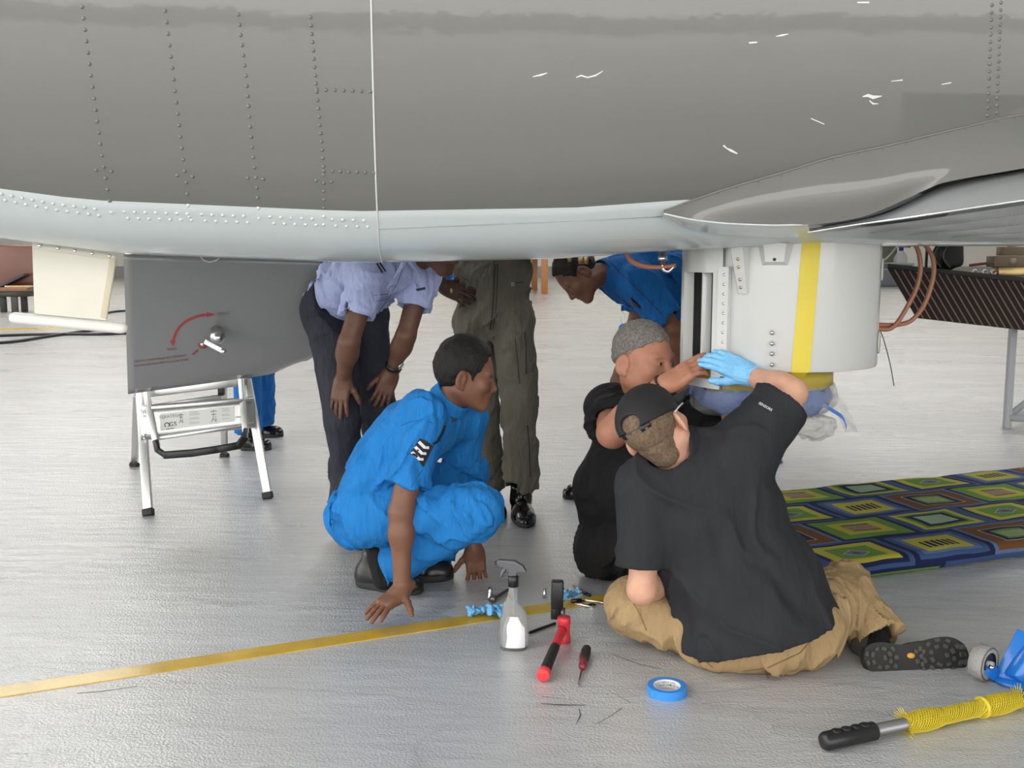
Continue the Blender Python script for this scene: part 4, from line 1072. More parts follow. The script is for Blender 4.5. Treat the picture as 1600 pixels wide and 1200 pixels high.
def wood_table():
    c = G(848, 458)
    o = thing('wooden_table', 'tall wooden table whose legs show behind the green flight suit', 'table', c)
    w_ = .19
    for (x, y) in ((835, 452), (850.5, 459)):
        p = G(x, y); bm = bmesh.new(); add_box(bm, (p.x, p.y, .6), (w_, w_, 1.2), None, .01); obj('leg', bm, WOOD, o)
    bm = bmesh.new(); p = G(840, 455); add_box(bm, (p.x - 1.0, p.y + 1.2, 1.26), (3.2, 6.0, .12), None, .01); obj('tabletop', bm, WOOD, o)
    for dx_ in (-2.2,):
        bm = bmesh.new(); add_box(bm, (p.x + dx_, p.y - 1.0, .6), (w_, w_, 1.2), None, .01); obj('leg', bm, WOOD, o)
wood_table()
# ---- work stand with slatted dark panel at right
def slat_stand():
    Yf = 6.9
    o = thing('slatted_stand', 'steel stand carrying a dark brown slatted panel at right', 'stand', G(1600, 668))
    tl, tr, bl, br_ = P(1387, 420, Yf), P(1700, 452, Yf - .1), P(1432, 497, Yf), P(1748, 533, Yf - .1)
    SL = mat('dark_brown_lacquer', (.020, .008, .006), .75, var=.3, vscale=6); EDG = mat('pale_slat_edge', (.26, .19, .15), .6)
    n_ = 27
    for i in range(n_):
        f0, f1 = i / n_, (i + 1) / n_
        a, b2 = tl.lerp(tr, f0), tl.lerp(tr, f1 - .10 / n_); c, d = bl.lerp(br_, f0), bl.lerp(br_, f1 - .10 / n_)
        bm = bmesh.new(); bk = V(.02, .06, 0)
        vv = [bm.verts.new(p) for p in (a, b2, d, c)] + [bm.verts.new(p + bk) for p in (a, b2, d, c)]
        for q in ((0, 3, 2, 1), (4, 5, 6, 7), (0, 1, 5, 4), (1, 2, 6, 5), (2, 3, 7, 6), (3, 0, 4, 7)): bm.faces.new([vv[k] for k in q])
        sl = obj('slat', bm, SL, o, smooth=False)
        bm = bmesh.new(); add_tube(bm, [tl.lerp(tr, f1 - .05 / n_) + V(0, -.001, 0), bl.lerp(br_, f1 - .05 / n_) + V(0, -.001, 0)], .0048, 5); obj('slat_edge', bm, EDG, sl)
    bm = bmesh.new(); vv = [bm.verts.new(p) for p in (tl + V(0, .01, 0), tr + V(0, .01, 0), tr + V(0.1, .75, .0), tl + V(.02, .6, .0))] + [bm.verts.new(p + V(0, 0, .035)) for p in (tl, tr, tr + V(.1, .75, 0), tl + V(.02, .6, 0))]
    for q in ((3, 2, 1, 0), (4, 5, 6, 7), (0, 1, 5, 4), (1, 2, 6, 5), (2, 3, 7, 6), (3, 0, 4, 7)): bm.faces.new([vv[k] for k in q])
    obj('top_board', bm, mat('black_board', (.02, .018, .017), .4), o, smooth=False)
    p0 = G(1573, 669); tz = bl.z - .02
    bm = bmesh.new(); add_box(bm, (p0.x, p0.y, .40), (.045, .045, .80), None, .003); obj('post', bm, GREYM, o)
    bm = bmesh.new(); q0 = p0 + V(.12, .0, .8); add_bar(bm, q0, p0 + V(.44, 0, .44), .04, .02, up=(0, -1, 0)); obj('brace', bm, GREYM, o)
    bm = bmesh.new(); add_bar(bm, p0 + V(.02, -.01, .1), p0 + V(.44, -.01, .46), .04, .02, up=(0, -1, 0)); obj('brace', bm, GREYM, o)
    bm = bmesh.new(); add_bar(bm, p0 + V(0, 0, .075), p0 + V(1.2, -.35, .05), .04, .045, up=(0, 0, 1)); obj('bottom_rail', bm, GREYM, o)
    bm = bmesh.new(); add_bar(bm, p0 + V(0, 0, .075), p0 + V(.6, .6, .075), .04, .045, up=(0, 0, 1)); obj('bottom_rail', bm, GREYM, o)
    bm = bmesh.new(); p1 = p0 + V(1.2, -.35, 0); add_box(bm, (p1.x, p1.y, .36), (.045, .045, .72), None, .003); obj('post', bm, GREYM, o)
    bm = bmesh.new(); p1 = p0 + V(.6, .6, 0); add_box(bm, (p1.x, p1.y, .4), (.045, .045, .8), None, .003); obj('post', bm, GREYM, o)
    # things standing on the board
    zt = lambda f, g: tl.lerp(tr, f) + V(.05, g, .036)
    c = zt(.11, .3); w2 = thing('water_bottle', 'clear water bottle with blue cap on the slatted stand', 'bottle', c)
    bm = bmesh.new(); add_lathe(bm, [(0, 0), (.044, 0), (.046, .01), (.046, .05), (.03, .08), (.014, .095), (.014, .10)], Matrix.Translation(c), 18); obj('body', bm, mat('water_bottle_plastic', (.85, .9, .92), .08, alpha=.45, spec=.8), w2)
    bm = bmesh.new(); add_lathe(bm, [(0, .098), (.017, .098), (.017, .125), (0, .125)], Matrix.Translation(c), 14); obj('cap', bm, mat('blue_cap', (.03, .09, .55), .4), w2)
    c = zt(.34, .28); bgo = thing('black_bag', 'black strapped bag standing on the slatted stand', 'bag', c)
    bm = bmesh.new(); add_box(bm, (c.x + .02, c.y, c.z + .11), (.17, .14, .22), None, .05, 3); crumple(bm, .02, 9, 3); obj('bag_body', bm, mat('black_nylon', (.014, .014, .015), .55), bgo)
    bm = bmesh.new()
    for k in (0, .06): add_tube(bm, smooth_path([c + V(-.02 + k, -.07, .22), c + V(-.10 + k, -.09, .16), c + V(-.12 + k, -.09, .08), c + V(-.07 + k, -.09, .01)], 6), .014, 8)
    obj('strap', bm, BLACKP, bgo)
    bm = bmesh.new(); add_tube(bm, smooth_path([c + V(-.05, 0, .2), c + V(-.04, 0, .25), c + V(.05, 0, .25), c + V(.06, 0, .2)], 6), .018, 8); obj('handle', bm, BLACKP, bgo)
    c = zt(.665, .25); vv = thing('brass_valve', 'stack of brass valve blocks on the slatted stand at right edge', 'valve', c)
    bm = bmesh.new(); add_box(bm, c + V(0, 0, .03), (.22, .12, .06), None, .006); obj('lower_block', bm, BRASS, vv)
    bm = bmesh.new(); add_box(bm, c + V(-.02, 0, .10), (.25, .12, .075), None, .006); obj('middle_block', bm, mat('bronze_paint', (.22, .16, .10), .45), vv)
    bm = bmesh.new(); add_box(bm, c + V(.0, 0, .17), (.17, .10, .06), None, .006); obj('upper_block', bm, MATS['bronze_paint'], vv)
    bm = bmesh.new(); add_box(bm, c + V(-.02, -.0615, .10), (.05, .003, .045), None); obj('plate', bm, mat('tan_plate', (.42, .32, .25), .5), vv)
    bm = bmesh.new(); add_lathe(bm, [(0, 0), (.03, 0), (.03, .02), (.02, .03), (.02, .06), (0, .06)], Matrix.Translation(c + V(0, 0, .20)), 14); obj('cap_nut', bm, BRASS, vv)
    for k, dx_ in enumerate((-.26, -.19, -.13)):
        bm = bmesh.new(); add_lathe(bm, [(.012, 0), (.022, 0), (.022, .02), (.012, .02), (.012, 0)], frame(c + V(dx_, -.02, .026), (1, 0, 0), (0, -1, 0)), 12)
        tag(obj('steel_ring', bm, STEEL), ('small steel ring on the slatted stand, farthest from the brass valve', 'small steel ring on the slatted stand, middle of the three', 'small steel ring on the slatted stand, touching the brass valve')[k], 'ring', 'steel rings on the stand')
    bm = bmesh.new(); add_bar(bm, c + V(-.22, .15, .07), c + V(-.08, .1, .09), .02, .02, bev=.004)
    tag(obj('red_handle', bm, mat('faded_red', (.45, .12, .10), .5)), 'faded red tool handle behind the brass valve', 'tool')
slat_stand()
def far_bin(px0, px1, py1, h, m, name, label, cat):
    a = G(px0, py1); b2 = G(px1, py1); bm = bmesh.new(); w_ = b2.x - a.x
    add_box(bm, ((a.x + b2.x) / 2, a.y + w_ * .3, h / 2), (w_, w_ * .6, h), None, .04)
    o = thing(name, label, cat, ((a.x + b2.x) / 2, a.y, 0)); obj('body', bm, m, o)
    bm = bmesh.new(); add_box(bm, ((a.x + b2.x) / 2, a.y + w_ * .3, h + .03), (w_ * 1.04, w_ * .62, .08), None, .02); obj('lid', bm, MATS['grey_bin_lid'], o)
mat('grey_bin_lid', (.16, .165, .175), .5)
far_bin(1335, 1425, 448, .72, mat('grey_bin', (.075, .08, .09), .5), 'storage_bin', 'long dark grey storage chest on the far floor beyond the hoses', 'chest')
far_bin(1518, 1640, 430, 1.15, mat('slate_bin', (.13, .14, .15), .6), 'metal_cabinet', 'wide slate grey cabinet far behind the brass valve', 'cabinet')
far_bin(1374, 1400, 441, 1.35, mat('olive_bin', (.06, .065, .04), .6), 'waste_bin', 'olive waste bin far behind the hoses', 'bin')
for px in (1446, 1473):
    p = G(px, 436); bm = bmesh.new(); add_lathe(bm, [(0, 0), (.25, 0), (.25, .05), (.06, .08), (.06, 1.5), (0, 1.5)], Matrix.Translation(p), 10)
    tag(obj('barrier_post', bm, BLACKP), 'thin black barrier post far off, ' + ('nearer the brown hoses' if px < 1460 else 'nearer the black bag'), 'post', 'far barrier posts')

# dark scuff marks scratched into the floor coating
SCUFF = mat('dark_floor_scuff', (.10, .10, .105), .5)
FLO = bpy.data.objects['floor']
for pts, wd in (([(845, 1099), (870, 1101), (915, 1102)], [1, 1.8, .8]), ([(846, 1088), (875, 1091)], [.8, .6]), ([(905, 1107), (907, 1118), (900, 1132)], [1.2, 2.6, .8]), ([(972, 1106), (955, 1118), (930, 1132)], [.9, .8, .5]), ([(960, 1083), (985, 1098)], [.6, .7]), ([(955, 1022), (1000, 1038), (1032, 1045)], [.7, 1, .6]), ([(120, 1083), (160, 1080), (215, 1072)], [.7, .9, .5])):
    strip(pts, wd, 0, SCUFF, 'scuff_mark', FLO, surf=lambda x, y, e: G(x, y, .0009))
# ------------------------------------------------------------------ smooth solid modelling for figures
_rng = np.random.RandomState(11); _LAT = _rng.rand(32, 32, 32).astype(np.float32)
def vnoise(p):
    q = np.floor(p).astype(np.int32); f = (p - q).astype(np.float32); f = f * f * (3 - 2 * f)
    i = q & 31; j = (q + 1) & 31
    x0, y0, z0, x1, y1, z1 = i[..., 0], i[..., 1], i[..., 2], j[..., 0], j[..., 1], j[..., 2]
    fx, fy, fz = f[..., 0], f[..., 1], f[..., 2]
    a = _LAT[x0, y0, z0] * (1 - fx) + _LAT[x1, y0, z0] * fx; b = _LAT[x0, y1, z0] * (1 - fx) + _LAT[x1, y1, z0] * fx
    c = _LAT[x0, y0, z1] * (1 - fx) + _LAT[x1, y0, z1] * fx; d = _LAT[x0, y1, z1] * (1 - fx) + _LAT[x1, y1, z1] * fx
    return (a * (1 - fy) + b * fy) * (1 - fz) + (c * (1 - fy) + d * fy) * fz
class Prim:
    def __init__(s, kind, op='u', k=.02, cuts=(), **kw):
        s.kind, s.op, s.k, s.cuts = kind, op, k, cuts; s.__dict__.update(kw)
        if kind == 'rc':
            s.a = np.array(s.a, np.float32); s.b = np.array(s.b, np.float32); r = max(s.r0, s.r1)
            if getattr(s, 'n', None) is not None: s.n = np.array(s.n, np.float32); s.n /= np.linalg.norm(s.n); r = r * max(1, s.f)
            s.lo = np.minimum(s.a, s.b) - r; s.hi = np.maximum(s.a, s.b) + r
        else:
            s.c = np.array(s.c, np.float32); s.r = np.array(s.r, np.float32); s.R = np.array(s.R, np.float32)  # columns = axes
            e = np.abs(s.R) @ s.r; s.lo = s.c - e; s.hi = s.c + e
    def d(s, p):
        if s.kind == 'rc':
            pa = p - s.a; ba = s.b - s.a
            if getattr(s, 'n', None) is not None:
                g = 1.0 / s.f - 1.0
                pa = pa + (pa @ s.n)[..., None] * s.n * g; ba = ba + (ba @ s.n) * s.n * g
            h = np.clip((pa @ ba) / max(float(ba @ ba), 1e-9), 0, 1)
            q = pa - h[..., None] * ba
            d = np.sqrt((q * q).sum(-1)) - (s.r0 + (s.r1 - s.r0) * h)
        elif s.kind == 'el':
            q = (p - s.c) @ s.R; k0 = np.sqrt(((q / s.r) ** 2).sum(-1)); k1 = np.sqrt(((q / (s.r * s.r)) ** 2).sum(-1)) + 1e-6
            d = k0 * (k0 - 1) / k1
        else:
            q = np.abs((p - s.c) @ s.R) - (s.r - s.rad)
            d = np.sqrt((np.maximum(q, 0) ** 2).sum(-1)) + np.minimum(q.max(-1), 0) - s.rad
        for pt, n in s.cuts:
            d = np.maximum(d, (p - np.array(pt, np.float32)) @ np.array(n, np.float32))
        return d
def rc(a, b, r0, r1=None, k=.02, op='u', n=None, f=1.0, cuts=()):
    return Prim('rc', op, k, cuts, a=a, b=b, r0=r0, r1=r0 if r1 is None else r1, n=n, f=f)
I3 = np.eye(3)
def el(c, r, R=I3, k=.02, op='u', cuts=()): return Prim('el', op, k, cuts, c=c, r=r, R=R)
def bx(c, r, R=I3, rad=.01, k=.01, op='u', cuts=()): return Prim('box', op, k, cuts, c=c, r=r, R=R, rad=rad)
def comb(D, q, op, k):
    if op == 'u':
        h = np.clip(.5 + .5 * (D - q) / k, 0, 1); return D + (q - D) * h - k * h * (1 - h)
    if op == 's':
        h = np.clip(.5 - .5 * (D + q) / k, 0, 1); return D + (-q - D) * h + k * h * (1 - h)
    h = np.clip(.5 - .5 * (D - q) / k, 0, 1); return D + (q - D) * h + k * h * (1 - h)
def plane_cut(pt, n, rag=0.0, fq=90.0):  # keep the side opposite to n
    t = ('plane', np.array(pt, np.float32), np.array(n, np.float32) / np.linalg.norm(n))
    return t + (rag, fq) if rag else t
def solid(prims, h=.005, disp=None, amp=.01, bounds=None):
    """narrow-band evaluation + surface nets; returns verts, quads"""
    add = [p for p in prims if not isinstance(p, tuple) and p.op == 'u']
    lo = np.min([p.lo for p in add], 0) - .03; hi = np.max([p.hi for p in add], 0) + .03
    if bounds is not None: lo = np.maximum(lo, bounds[0]); hi = np.minimum(hi, bounds[1])
    B = 8; nb = np.ceil((hi - lo) / (h * B)).astype(int) + 1; n = nb * B
    gi = np.stack(np.meshgrid(*[np.arange(k) for k in nb], indexing='ij'), -1).reshape(-1, 3)
    cen = (lo + (gi + .5) * B * h).astype(np.float32)
    def ev(pts, centers, rad):
        D = np.full(pts.shape[:2], .3, np.float32)
        for p in prims:
            if isinstance(p, tuple):
                if rad == 0: D = np.maximum(D, (pts - p[1]) @ p[2])
                continue
            m = rad + p.k + (.35 if rad == 0 else .025)
            sel = np.where(np.all((centers > p.lo - m) & (centers < p.hi + m), 1))[0]
            if len(sel) == 0: continue
            D[sel] = comb(D[sel], p.d(pts[sel]).astype(np.float32), p.op, p.k)
        return D
    dc = ev(cen[:, None, :], cen, 0)[:, 0]
    keep = np.abs(dc) < B * h * .87 * 1.55 + amp
    full = np.where(dc < 0, -1, 1).astype(np.float32).reshape(nb)
    D = np.repeat(np.repeat(np.repeat(full, B, 0), B, 1), B, 2)
    kb = gi[keep]; off = np.stack(np.meshgrid(*[np.arange(B)] * 3, indexing='ij'), -1).reshape(-1, 3)
    for s in range(0, len(kb), 4000):
        kk = kb[s:s + 4000]; idx = kk[:, None, :] * B + off[None]
        pts = (lo + idx * h).astype(np.float32)
        v = ev(pts, (lo + (kk + .5) * B * h).astype(np.float32), B * h * .87)
        if disp is not None: v = v + disp(pts)
        for p in prims:
            if isinstance(p, tuple):
                pd = (pts - p[1]) @ p[2]
                if len(p) > 3: pd = pd + p[3] * (vnoise(pts * p[4]) - .5)
                v = np.maximum(v, pd)
        D[idx[..., 0], idx[..., 1], idx[..., 2]] = v
    # outer shell always outside
    D[0] = D[-1] = 1; D[:, 0] = D[:, -1] = 1; D[:, :, 0] = D[:, :, -1] = 1
    S = D < 0
    c8 = [(i, j, k) for i in (0, 1) for j in (0, 1) for k in (0, 1)]
    sh = [x - 1 for x in D.shape]
    cnt = np.zeros(sh, np.int8)
    for i, j, k in c8: cnt += S[i:i + sh[0], j:j + sh[1], k:k + sh[2]]
    act = np.argwhere((cnt > 0) & (cnt < 8))
    if len(act) == 0: return np.zeros((0, 3)), np.zeros((0, 4), int)
    val = np.stack([D[act[:, 0] + i, act[:, 1] + j, act[:, 2] + k] for i, j, k in c8], 1)
    acc = np.zeros((len(act), 3)); num = np.zeros(len(act)); ca = np.array(c8)
    for a in range(8):
        for b in range(a + 1, 8):
            if np.abs(ca[a] - ca[b]).sum() != 1: continue
            m = (val[:, a] < 0) != (val[:, b] < 0)
            t = val[m, a] / (val[m, a] - val[m, b])
            acc[m] += ca[a] + t[:, None] * (ca[b] - ca[a]); num[m] += 1
    verts = lo + (act + acc / num[:, None]) * h
    vid = np.full(sh, -1, np.int32); vid[act[:, 0], act[:, 1], act[:, 2]] = np.arange(len(act))
    faces = []
    for ax in range(3):
        sl0 = [slice(None)] * 3; sl1 = [slice(None)] * 3; sl0[ax] = slice(0, -1); sl1[ax] = slice(1, None)
        e = np.argwhere(S[tuple(sl0)] != S[tuple(sl1)])
        o1, o2 = [(1, 2), (2, 0), (0, 1)][ax]
        e = e[(e[:, o1] > 0) & (e[:, o2] > 0)]
        ins = S[e[:, 0], e[:, 1], e[:, 2]]
        def at(d1, d2):
            q = e.copy(); q[:, o1] -= d1; q[:, o2] -= d2; return vid[q[:, 0], q[:, 1], q[:, 2]]
        q = np.stack([at(1, 1), at(0, 1), at(0, 0), at(1, 0)], 1)
        q[~ins] = q[~ins][:, ::-1]
        faces.append(q)
    F = np.concatenate(faces); F = F[(F >= 0).all(1)]
    return verts, F
def np_mesh(name, v, f):
    me = bpy.data.meshes.new(name); me.vertices.add(len(v)); me.vertices.foreach_set('co', np.asarray(v, np.float32).ravel())
    me.loops.add(len(f) * 4); me.loops.foreach_set('vertex_index', f.astype(np.int32).ravel())
    me.polygons.add(len(f)); me.polygons.foreach_set('loop_start', np.arange(0, len(f) * 4, 4, dtype=np.int32))
    me.polygons.foreach_set('loop_total', np.full(len(f), 4, np.int32))
    me.update(calc_edges=True); return me
import time as _time
def part(name, prims, m, parent, h=.005, disp=None, amp=.01, label=None, bounds=None):
    v, f = solid(prims, h, disp, amp, bounds)
    o = obj(name, np_mesh(name, v, f), m, parent)
    if label: o['label'] = label
    return o
def folds(amp=.006, freq=9.0, along=(0, 0, 1), stretch=.25, fine=.0015, seed=0.0):
    """cloth creases: warped noise stretched along one direction in two sizes, stronger in some places than others"""
    e = np.array(along, np.float32); e /= np.linalg.norm(e)
    def fn(p):
        w = np.stack([vnoise(p * 7 + 3.1 + seed), vnoise(p * 7 + 17.7 + seed)], -1) - .5
        q = p.copy(); q[..., 0] += w[..., 0] * .09; q[..., 2] += w[..., 1] * .09; q[..., 1] += (w[..., 0] + w[..., 1]) * .04
        qs = q + (q @ e)[..., None] * e * (stretch - 1)
        a = 2 * vnoise(qs * freq + seed + 40) - 1; b = 2 * vnoise(qs * freq * 2.1 + seed + 7) - 1
        m = np.clip(vnoise(p * 6 + seed * 3) * 2.2 - .45, .12, 1)
        r = np.clip(1 - np.abs(a) * 3.0, 0, 1)
        return amp * m * (1.7 * a - 1.5 * r * r) + amp * .95 * b * m
    return fn
def nrm(v): v = np.array(v, float); return v / np.linalg.norm(v)
def hand(W, f, n, side, curl=(.25, .3, .3, .35), spread=.10, thumb=.5, tcurl=.35, s=1.0, lengths=(.068, .078, .073, .058), k=.006, fat=1.0):
    """side: -1 right hand, +1 left hand; index finger first"""
    M = frame(Vector(W), Vector(f), Vector(n)); P_ = []
    def T(x, y, z): return tuple(M @ Vector((x * s, y * s, z * s)))
    R = np.array(M.to_3x3())
    P_.append(bx(T(0, .047, -.002), (.039 * s, .046 * s, .0135 * s), R, .012 * s, k=.018))
    P_.append(rc(T(0, -.03, 0), T(0, .02, 0), .026 * s, .028 * s, k=.02, n=R[:, 2], f=.75))
    P_.append(el(T(side * .022, .03, -.010), (.018 * s, .034 * s, .016 * s), R, k=.012))
    P_.append(el(T(-side * .026, .04, -.008), (.014 * s, .036 * s, .013 * s), R, k=.012))
    xs = (.0285, .0095, -.0095, -.0275)
    for i in range(4):
        a = spread * (1.5 - i) * side; x0 = xs[i] * side
        p = Vector((x0, .086 - abs(i - 1.2) * .003, .0)); dirx = math.sin(a); L_ = lengths[i]; ang = curl[i] * .5
        r = (.0092, .0095, .0090, .0080)[i] * fat
        P_.append(rc(T(x0 * .9, .06, .003), T(*p), r * s * .95, r * s * 1.05, k=k * 1.2))
        for seg, (fr, rr) in enumerate(((.46, .93), (.30, .86), (.24, .74))):
            ang += curl[i] * (0 if seg == 0 else 1.0)
            d = Vector((dirx, math.cos(ang) * math.cos(a), -math.sin(ang))); q = p + d * (L_ * fr)
            P_.append(rc(T(*p), T(*q), r * s * (1.0 if seg == 0 else (.97, .97, .9)[seg]), r * s * rr, k=.003)); p = q
    p = Vector((side * .026, .018, -.008)); ang = thumb
    for seg, (L_, r0, r1) in enumerate(((.036, .0135, .0115), (.030, .0115, .0105), (.024, .0105, .008))):
        d = Vector((side * math.sin(ang), math.cos(ang), -.25 - tcurl * seg * .5)).normalized(); q = p + d * L_
        P_.append(rc(T(*p), T(*q), r0 * s * fat, r1 * s * fat, k=.006)); p = q; ang -= tcurl * .6
    return P_
def head_frame(c, fwd, up):
    f = Vector(fwd).normalized(); x = f.cross(Vector(up)).normalized(); z = x.cross(f)
    M = Matrix.Identity(4)
    for i in range(3): M[i][0] = x[i]; M[i][1] = f[i]; M[i][2] = z[i]; M[i][3] = c[i]
    return M
def head(M, s=1.0, face=1.0, jaw=1.0, nose=1.0):
    R = np.array(M.to_3x3())
    def T(x, y, z): return tuple(M @ Vector((x * s, y * s, z * s)))
    def E(c, r, k=.02, op='u', rot=None): return el(T(*c), tuple(q * s for q in r), R if rot is None else R @ rot, k * s, op)
    L = [E((0, -.012, .034), (.0765, .098, .086), .02), E((0, .028, -.02), (.064 * jaw, .068, .085), .03)]
    for q in (-1, 1):
        L += [rc(T(q * .052 * jaw, -.004, -.05), T(q * .02 * jaw, .066, -.096), .024 * s, .019 * s, k=.03 * s),
              E((q * .042, .060, -.026), (.024, .022, .020), .022)]
    L += [rc(T(-.014, .074, -.097), T(.014, .074, -.097), .0175 * s, k=.02 * s)]
    L += [rc(T(-.040, .0735, .020), T(.040, .0735, .020), .0125 * s, k=.016 * s, n=R[:, 2], f=.8)]
    for q in (-1, 1): L += [E((q * .0325, .100, .000), (.0205, .020, .0135), .014, 's')]
    for q in (-1, 1):
        L += [E((q * .0325, .0735, -.001), (.0155, .0135, .0125), .004)]      # lidded eyeball
        L += [rc(T(q * .021, .0865, .0045), T(q * .044, .0800, .0035), .0030 * s, .0026 * s, k=.005 * s)]
        L += [rc(T(q * .022, .0850, -.0085), T(q * .043, .0795, -.007), .0024 * s, .0022 * s, k=.006 * s)]
    L += [rc(T(0, .083, .008), T(0, .106 * (1 + .05 * (nose - 1)), -.034), .0085 * s, .0118 * s * nose, k=.012 * s)]
    for q in (-1, 1): L += [E((q * .0125 * nose, .0965, -.040), (.0085 * nose, .0105, .0075), .006)]
    L += [E((0, .080, -.062), (.030, .018, .018), .016)]
    L += [rc(T(-.021, .0865, -.0645), T(.021, .0865, -.0645), .0048 * s, k=.006 * s), rc(T(-.017, .0875, -.0755), T(.017, .0875, -.0755), .0058 * s, k=.006 * s)]
    L += [rc(T(-.024, .0955, -.0697), T(.024, .0955, -.0697), .0022 * s, k=.003 * s, op='s')]
    for q in (-1, 1):
        rot = np.array(Matrix.Rotation(q * .62, 3, 'Z') @ Matrix.Rotation(-.18, 3, 'X'))
        L += [E((q * (.079 + .009 * jaw), -.016, -.008), (.0095, .023, .035), .004, 'u', rot), E((q * (.091 + .009 * jaw), -.010, -.004), (.010, .012, .021), .006, 's', rot),
              E((q * (.077 + .008 * jaw), -.008, -.036), (.0065, .009, .010), .004, 'u', rot)]
    return L
def eyes(M, s, parent, iris=(.03, .015, .008)):
    for q in (-1, 1):
        def T(x, y, z): return M @ Vector((x * s, y * s, z * s))
        bm = bmesh.new(); c = T(q * .0325, .0757, -.0012); n = (M.to_3x3() @ Vector((q * .10, 1, -.02))).normalized()
        add_lathe(bm, [(0, .0132 * s), (.005 * s, .0123 * s), (.0085 * s, .0103 * s), (.0108 * s, .0075 * s)], frame(c, M.to_3x3() @ Vector((0, 0, 1)), n), 14, sy=.52)
        e = obj('eye', bm, mat('eye_white', (.38, .33, .30), .3), parent)
        bm = bmesh.new(); add_lathe(bm, [(0, .0138 * s), (.0035 * s, .0134 * s), (.0062 * s, .0122 * s)], frame(c, M.to_3x3() @ Vector((0, 0, 1)), (n + Vector((.25, 0, .1))).normalized()), 12, sy=.9)
        obj('iris', bm, mat('dark_iris', iris, .15), e)
def brows(M, s, parent, m):
    for q in (-1, 1):
        bm = bmesh.new(); add_tube(bm, [M @ Vector((x * s, y * s, z * s)) for x, y, z in ((q * .014, .0875, .0165), (q * .030, .0862, .022), (q * .049, .0735, .0165))], [.0028 * s, .0042 * s, .0018 * s], 6)
        obj('eyebrow', bm, m, parent)
def hair(M, s, m, parent, thick=.012, front=.062, back=-.055, side=-.01, noise=.004, name='hair', h=.0045, top=0.0, freq=60):
    R = np.array(M.to_3x3())
    def T(x, y, z): return tuple(M @ Vector((x * s, y * s, z * s)))
    t = thick
    pr = [el(T(0, -.012, .034), tuple(np.array((.0765 + t * .75, .098 + t, .086 + t + top)) * s), R, .01)]
    f = M.to_3x3() @ Vector((0, 1, -.55)); pr.append(plane_cut(T(0, front, .065), f, .022, 95))           # front hairline
    f = M.to_3x3() @ Vector((0, .45, -1)); pr.append(plane_cut(T(0, .035, side), f, .016, 95))               # sides drop towards the back
    f = M.to_3x3() @ Vector((0, .1, -1)); pr.append(plane_cut(T(0, 0, back), f, .012, 95))
    for q in (-1, 1): pr.append(el(T(q * .088, .002, -.012), (.022 * s, .024 * s, .036 * s), R, .008, 's'))
    def dn(p): return noise * (vnoise(p * freq) - .5) * 2 + noise * .6 * (vnoise(p * freq * 2.3) - .5)
    return part(name, pr, m, parent, h, dn, .01)
# ------------------------------------------------------------------ people
def cloth(name, color, rough=.8, **kw):
    return mat(name, color, rough, bump=kw.get('bump', .8), bscale=kw.get('bscale', 30), bdist=.016, var=kw.get('var', .10), vscale=14, spec=.25, stretch=(1.5, 1, .55))
def skinm(name, c): return mat(name, c, .48, bump=.12, bscale=160, bdist=.002, var=.10, vscale=30, spec=.4, sss=.12)
BLUEU = cloth('royal_blue_uniform_cotton', (.014, .17, .47))
BLUED = cloth('deep_blue_uniform_cotton', (.010, .115, .36))
BLUES = cloth('pale_blue_shirt_cotton', (.42, .47, .72))
NAVYT = cloth('charcoal_trousers', (.030, .032, .042))
OLIVE = cloth('olive_flight_suit', (.112, .105, .080))
BLACKS = cloth('black_polo_knit', (.0135, .0135, .0145), bump=.35)
GREYS = cloth('faded_black_polo_knit', (.022, .023, .026), bump=.35)
BLACKT = cloth('black_trousers', (.014, .013, .013))
KHAKI = cloth('khaki_canvas', (.34, .235, .12))
SK_A = skinm('brown_skin', (.175, .080, .048)); SK_B = skinm('deep_brown_skin', (.125, .058, .036)); SK_D = skinm('warm_brown_skin', (.175, .078, .048))
SK_E = skinm('tan_skin', (.44, .20, .125)); SK_F = skinm('fair_skin', (.58, .32, .22)); SK_C = skinm('dark_skin', (.075, .035, .022))
HAIRK = mat('black_hair', (.010, .008, .007), .55, bump=.8, bscale=260, bdist=.006, spec=.3, stretch=(1, 1, .35))
HAIRG = mat('grey_cropped_hair', (.20, .185, .165), .6, bump=.9, bscale=240, bdist=.006, var=.5, vscale=120, spec=.3)
HAIRB = mat('light_brown_hair', (.17, .115, .075), .6, bump=.9, bscale=240, bdist=.006, var=.4, vscale=130, spec=.3)
SHOE = mat('black_leather', (.010, .010, .011), .33, bump=.2, bscale=60, bdist=.003)
SHINE = mat('polished_black_leather', (.008, .008, .009), .16, bump=.08, bscale=25, bdist=.003)
SOLE = mat('black_sole_rubber', (.020, .020, .021), .7)
J = P
def verts_px(o):
    me = o.data; n = len(me.vertices); a = np.empty(n * 3, np.float32); me.vertices.foreach_get('co', a); a = a.reshape(-1, 3)
    nn = np.empty(n * 3, np.float32); me.vertices.foreach_get('normal', nn)
    x, y, z = a[:, 0], a[:, 1], a[:, 2] - CAMH
    f = y * CP - z * SP_; u = y * SP_ + z * CP
    return a, nn.reshape(-1, 3), 800 + FPX * x / f, 600 - FPX * u / f, f
_vc = {}
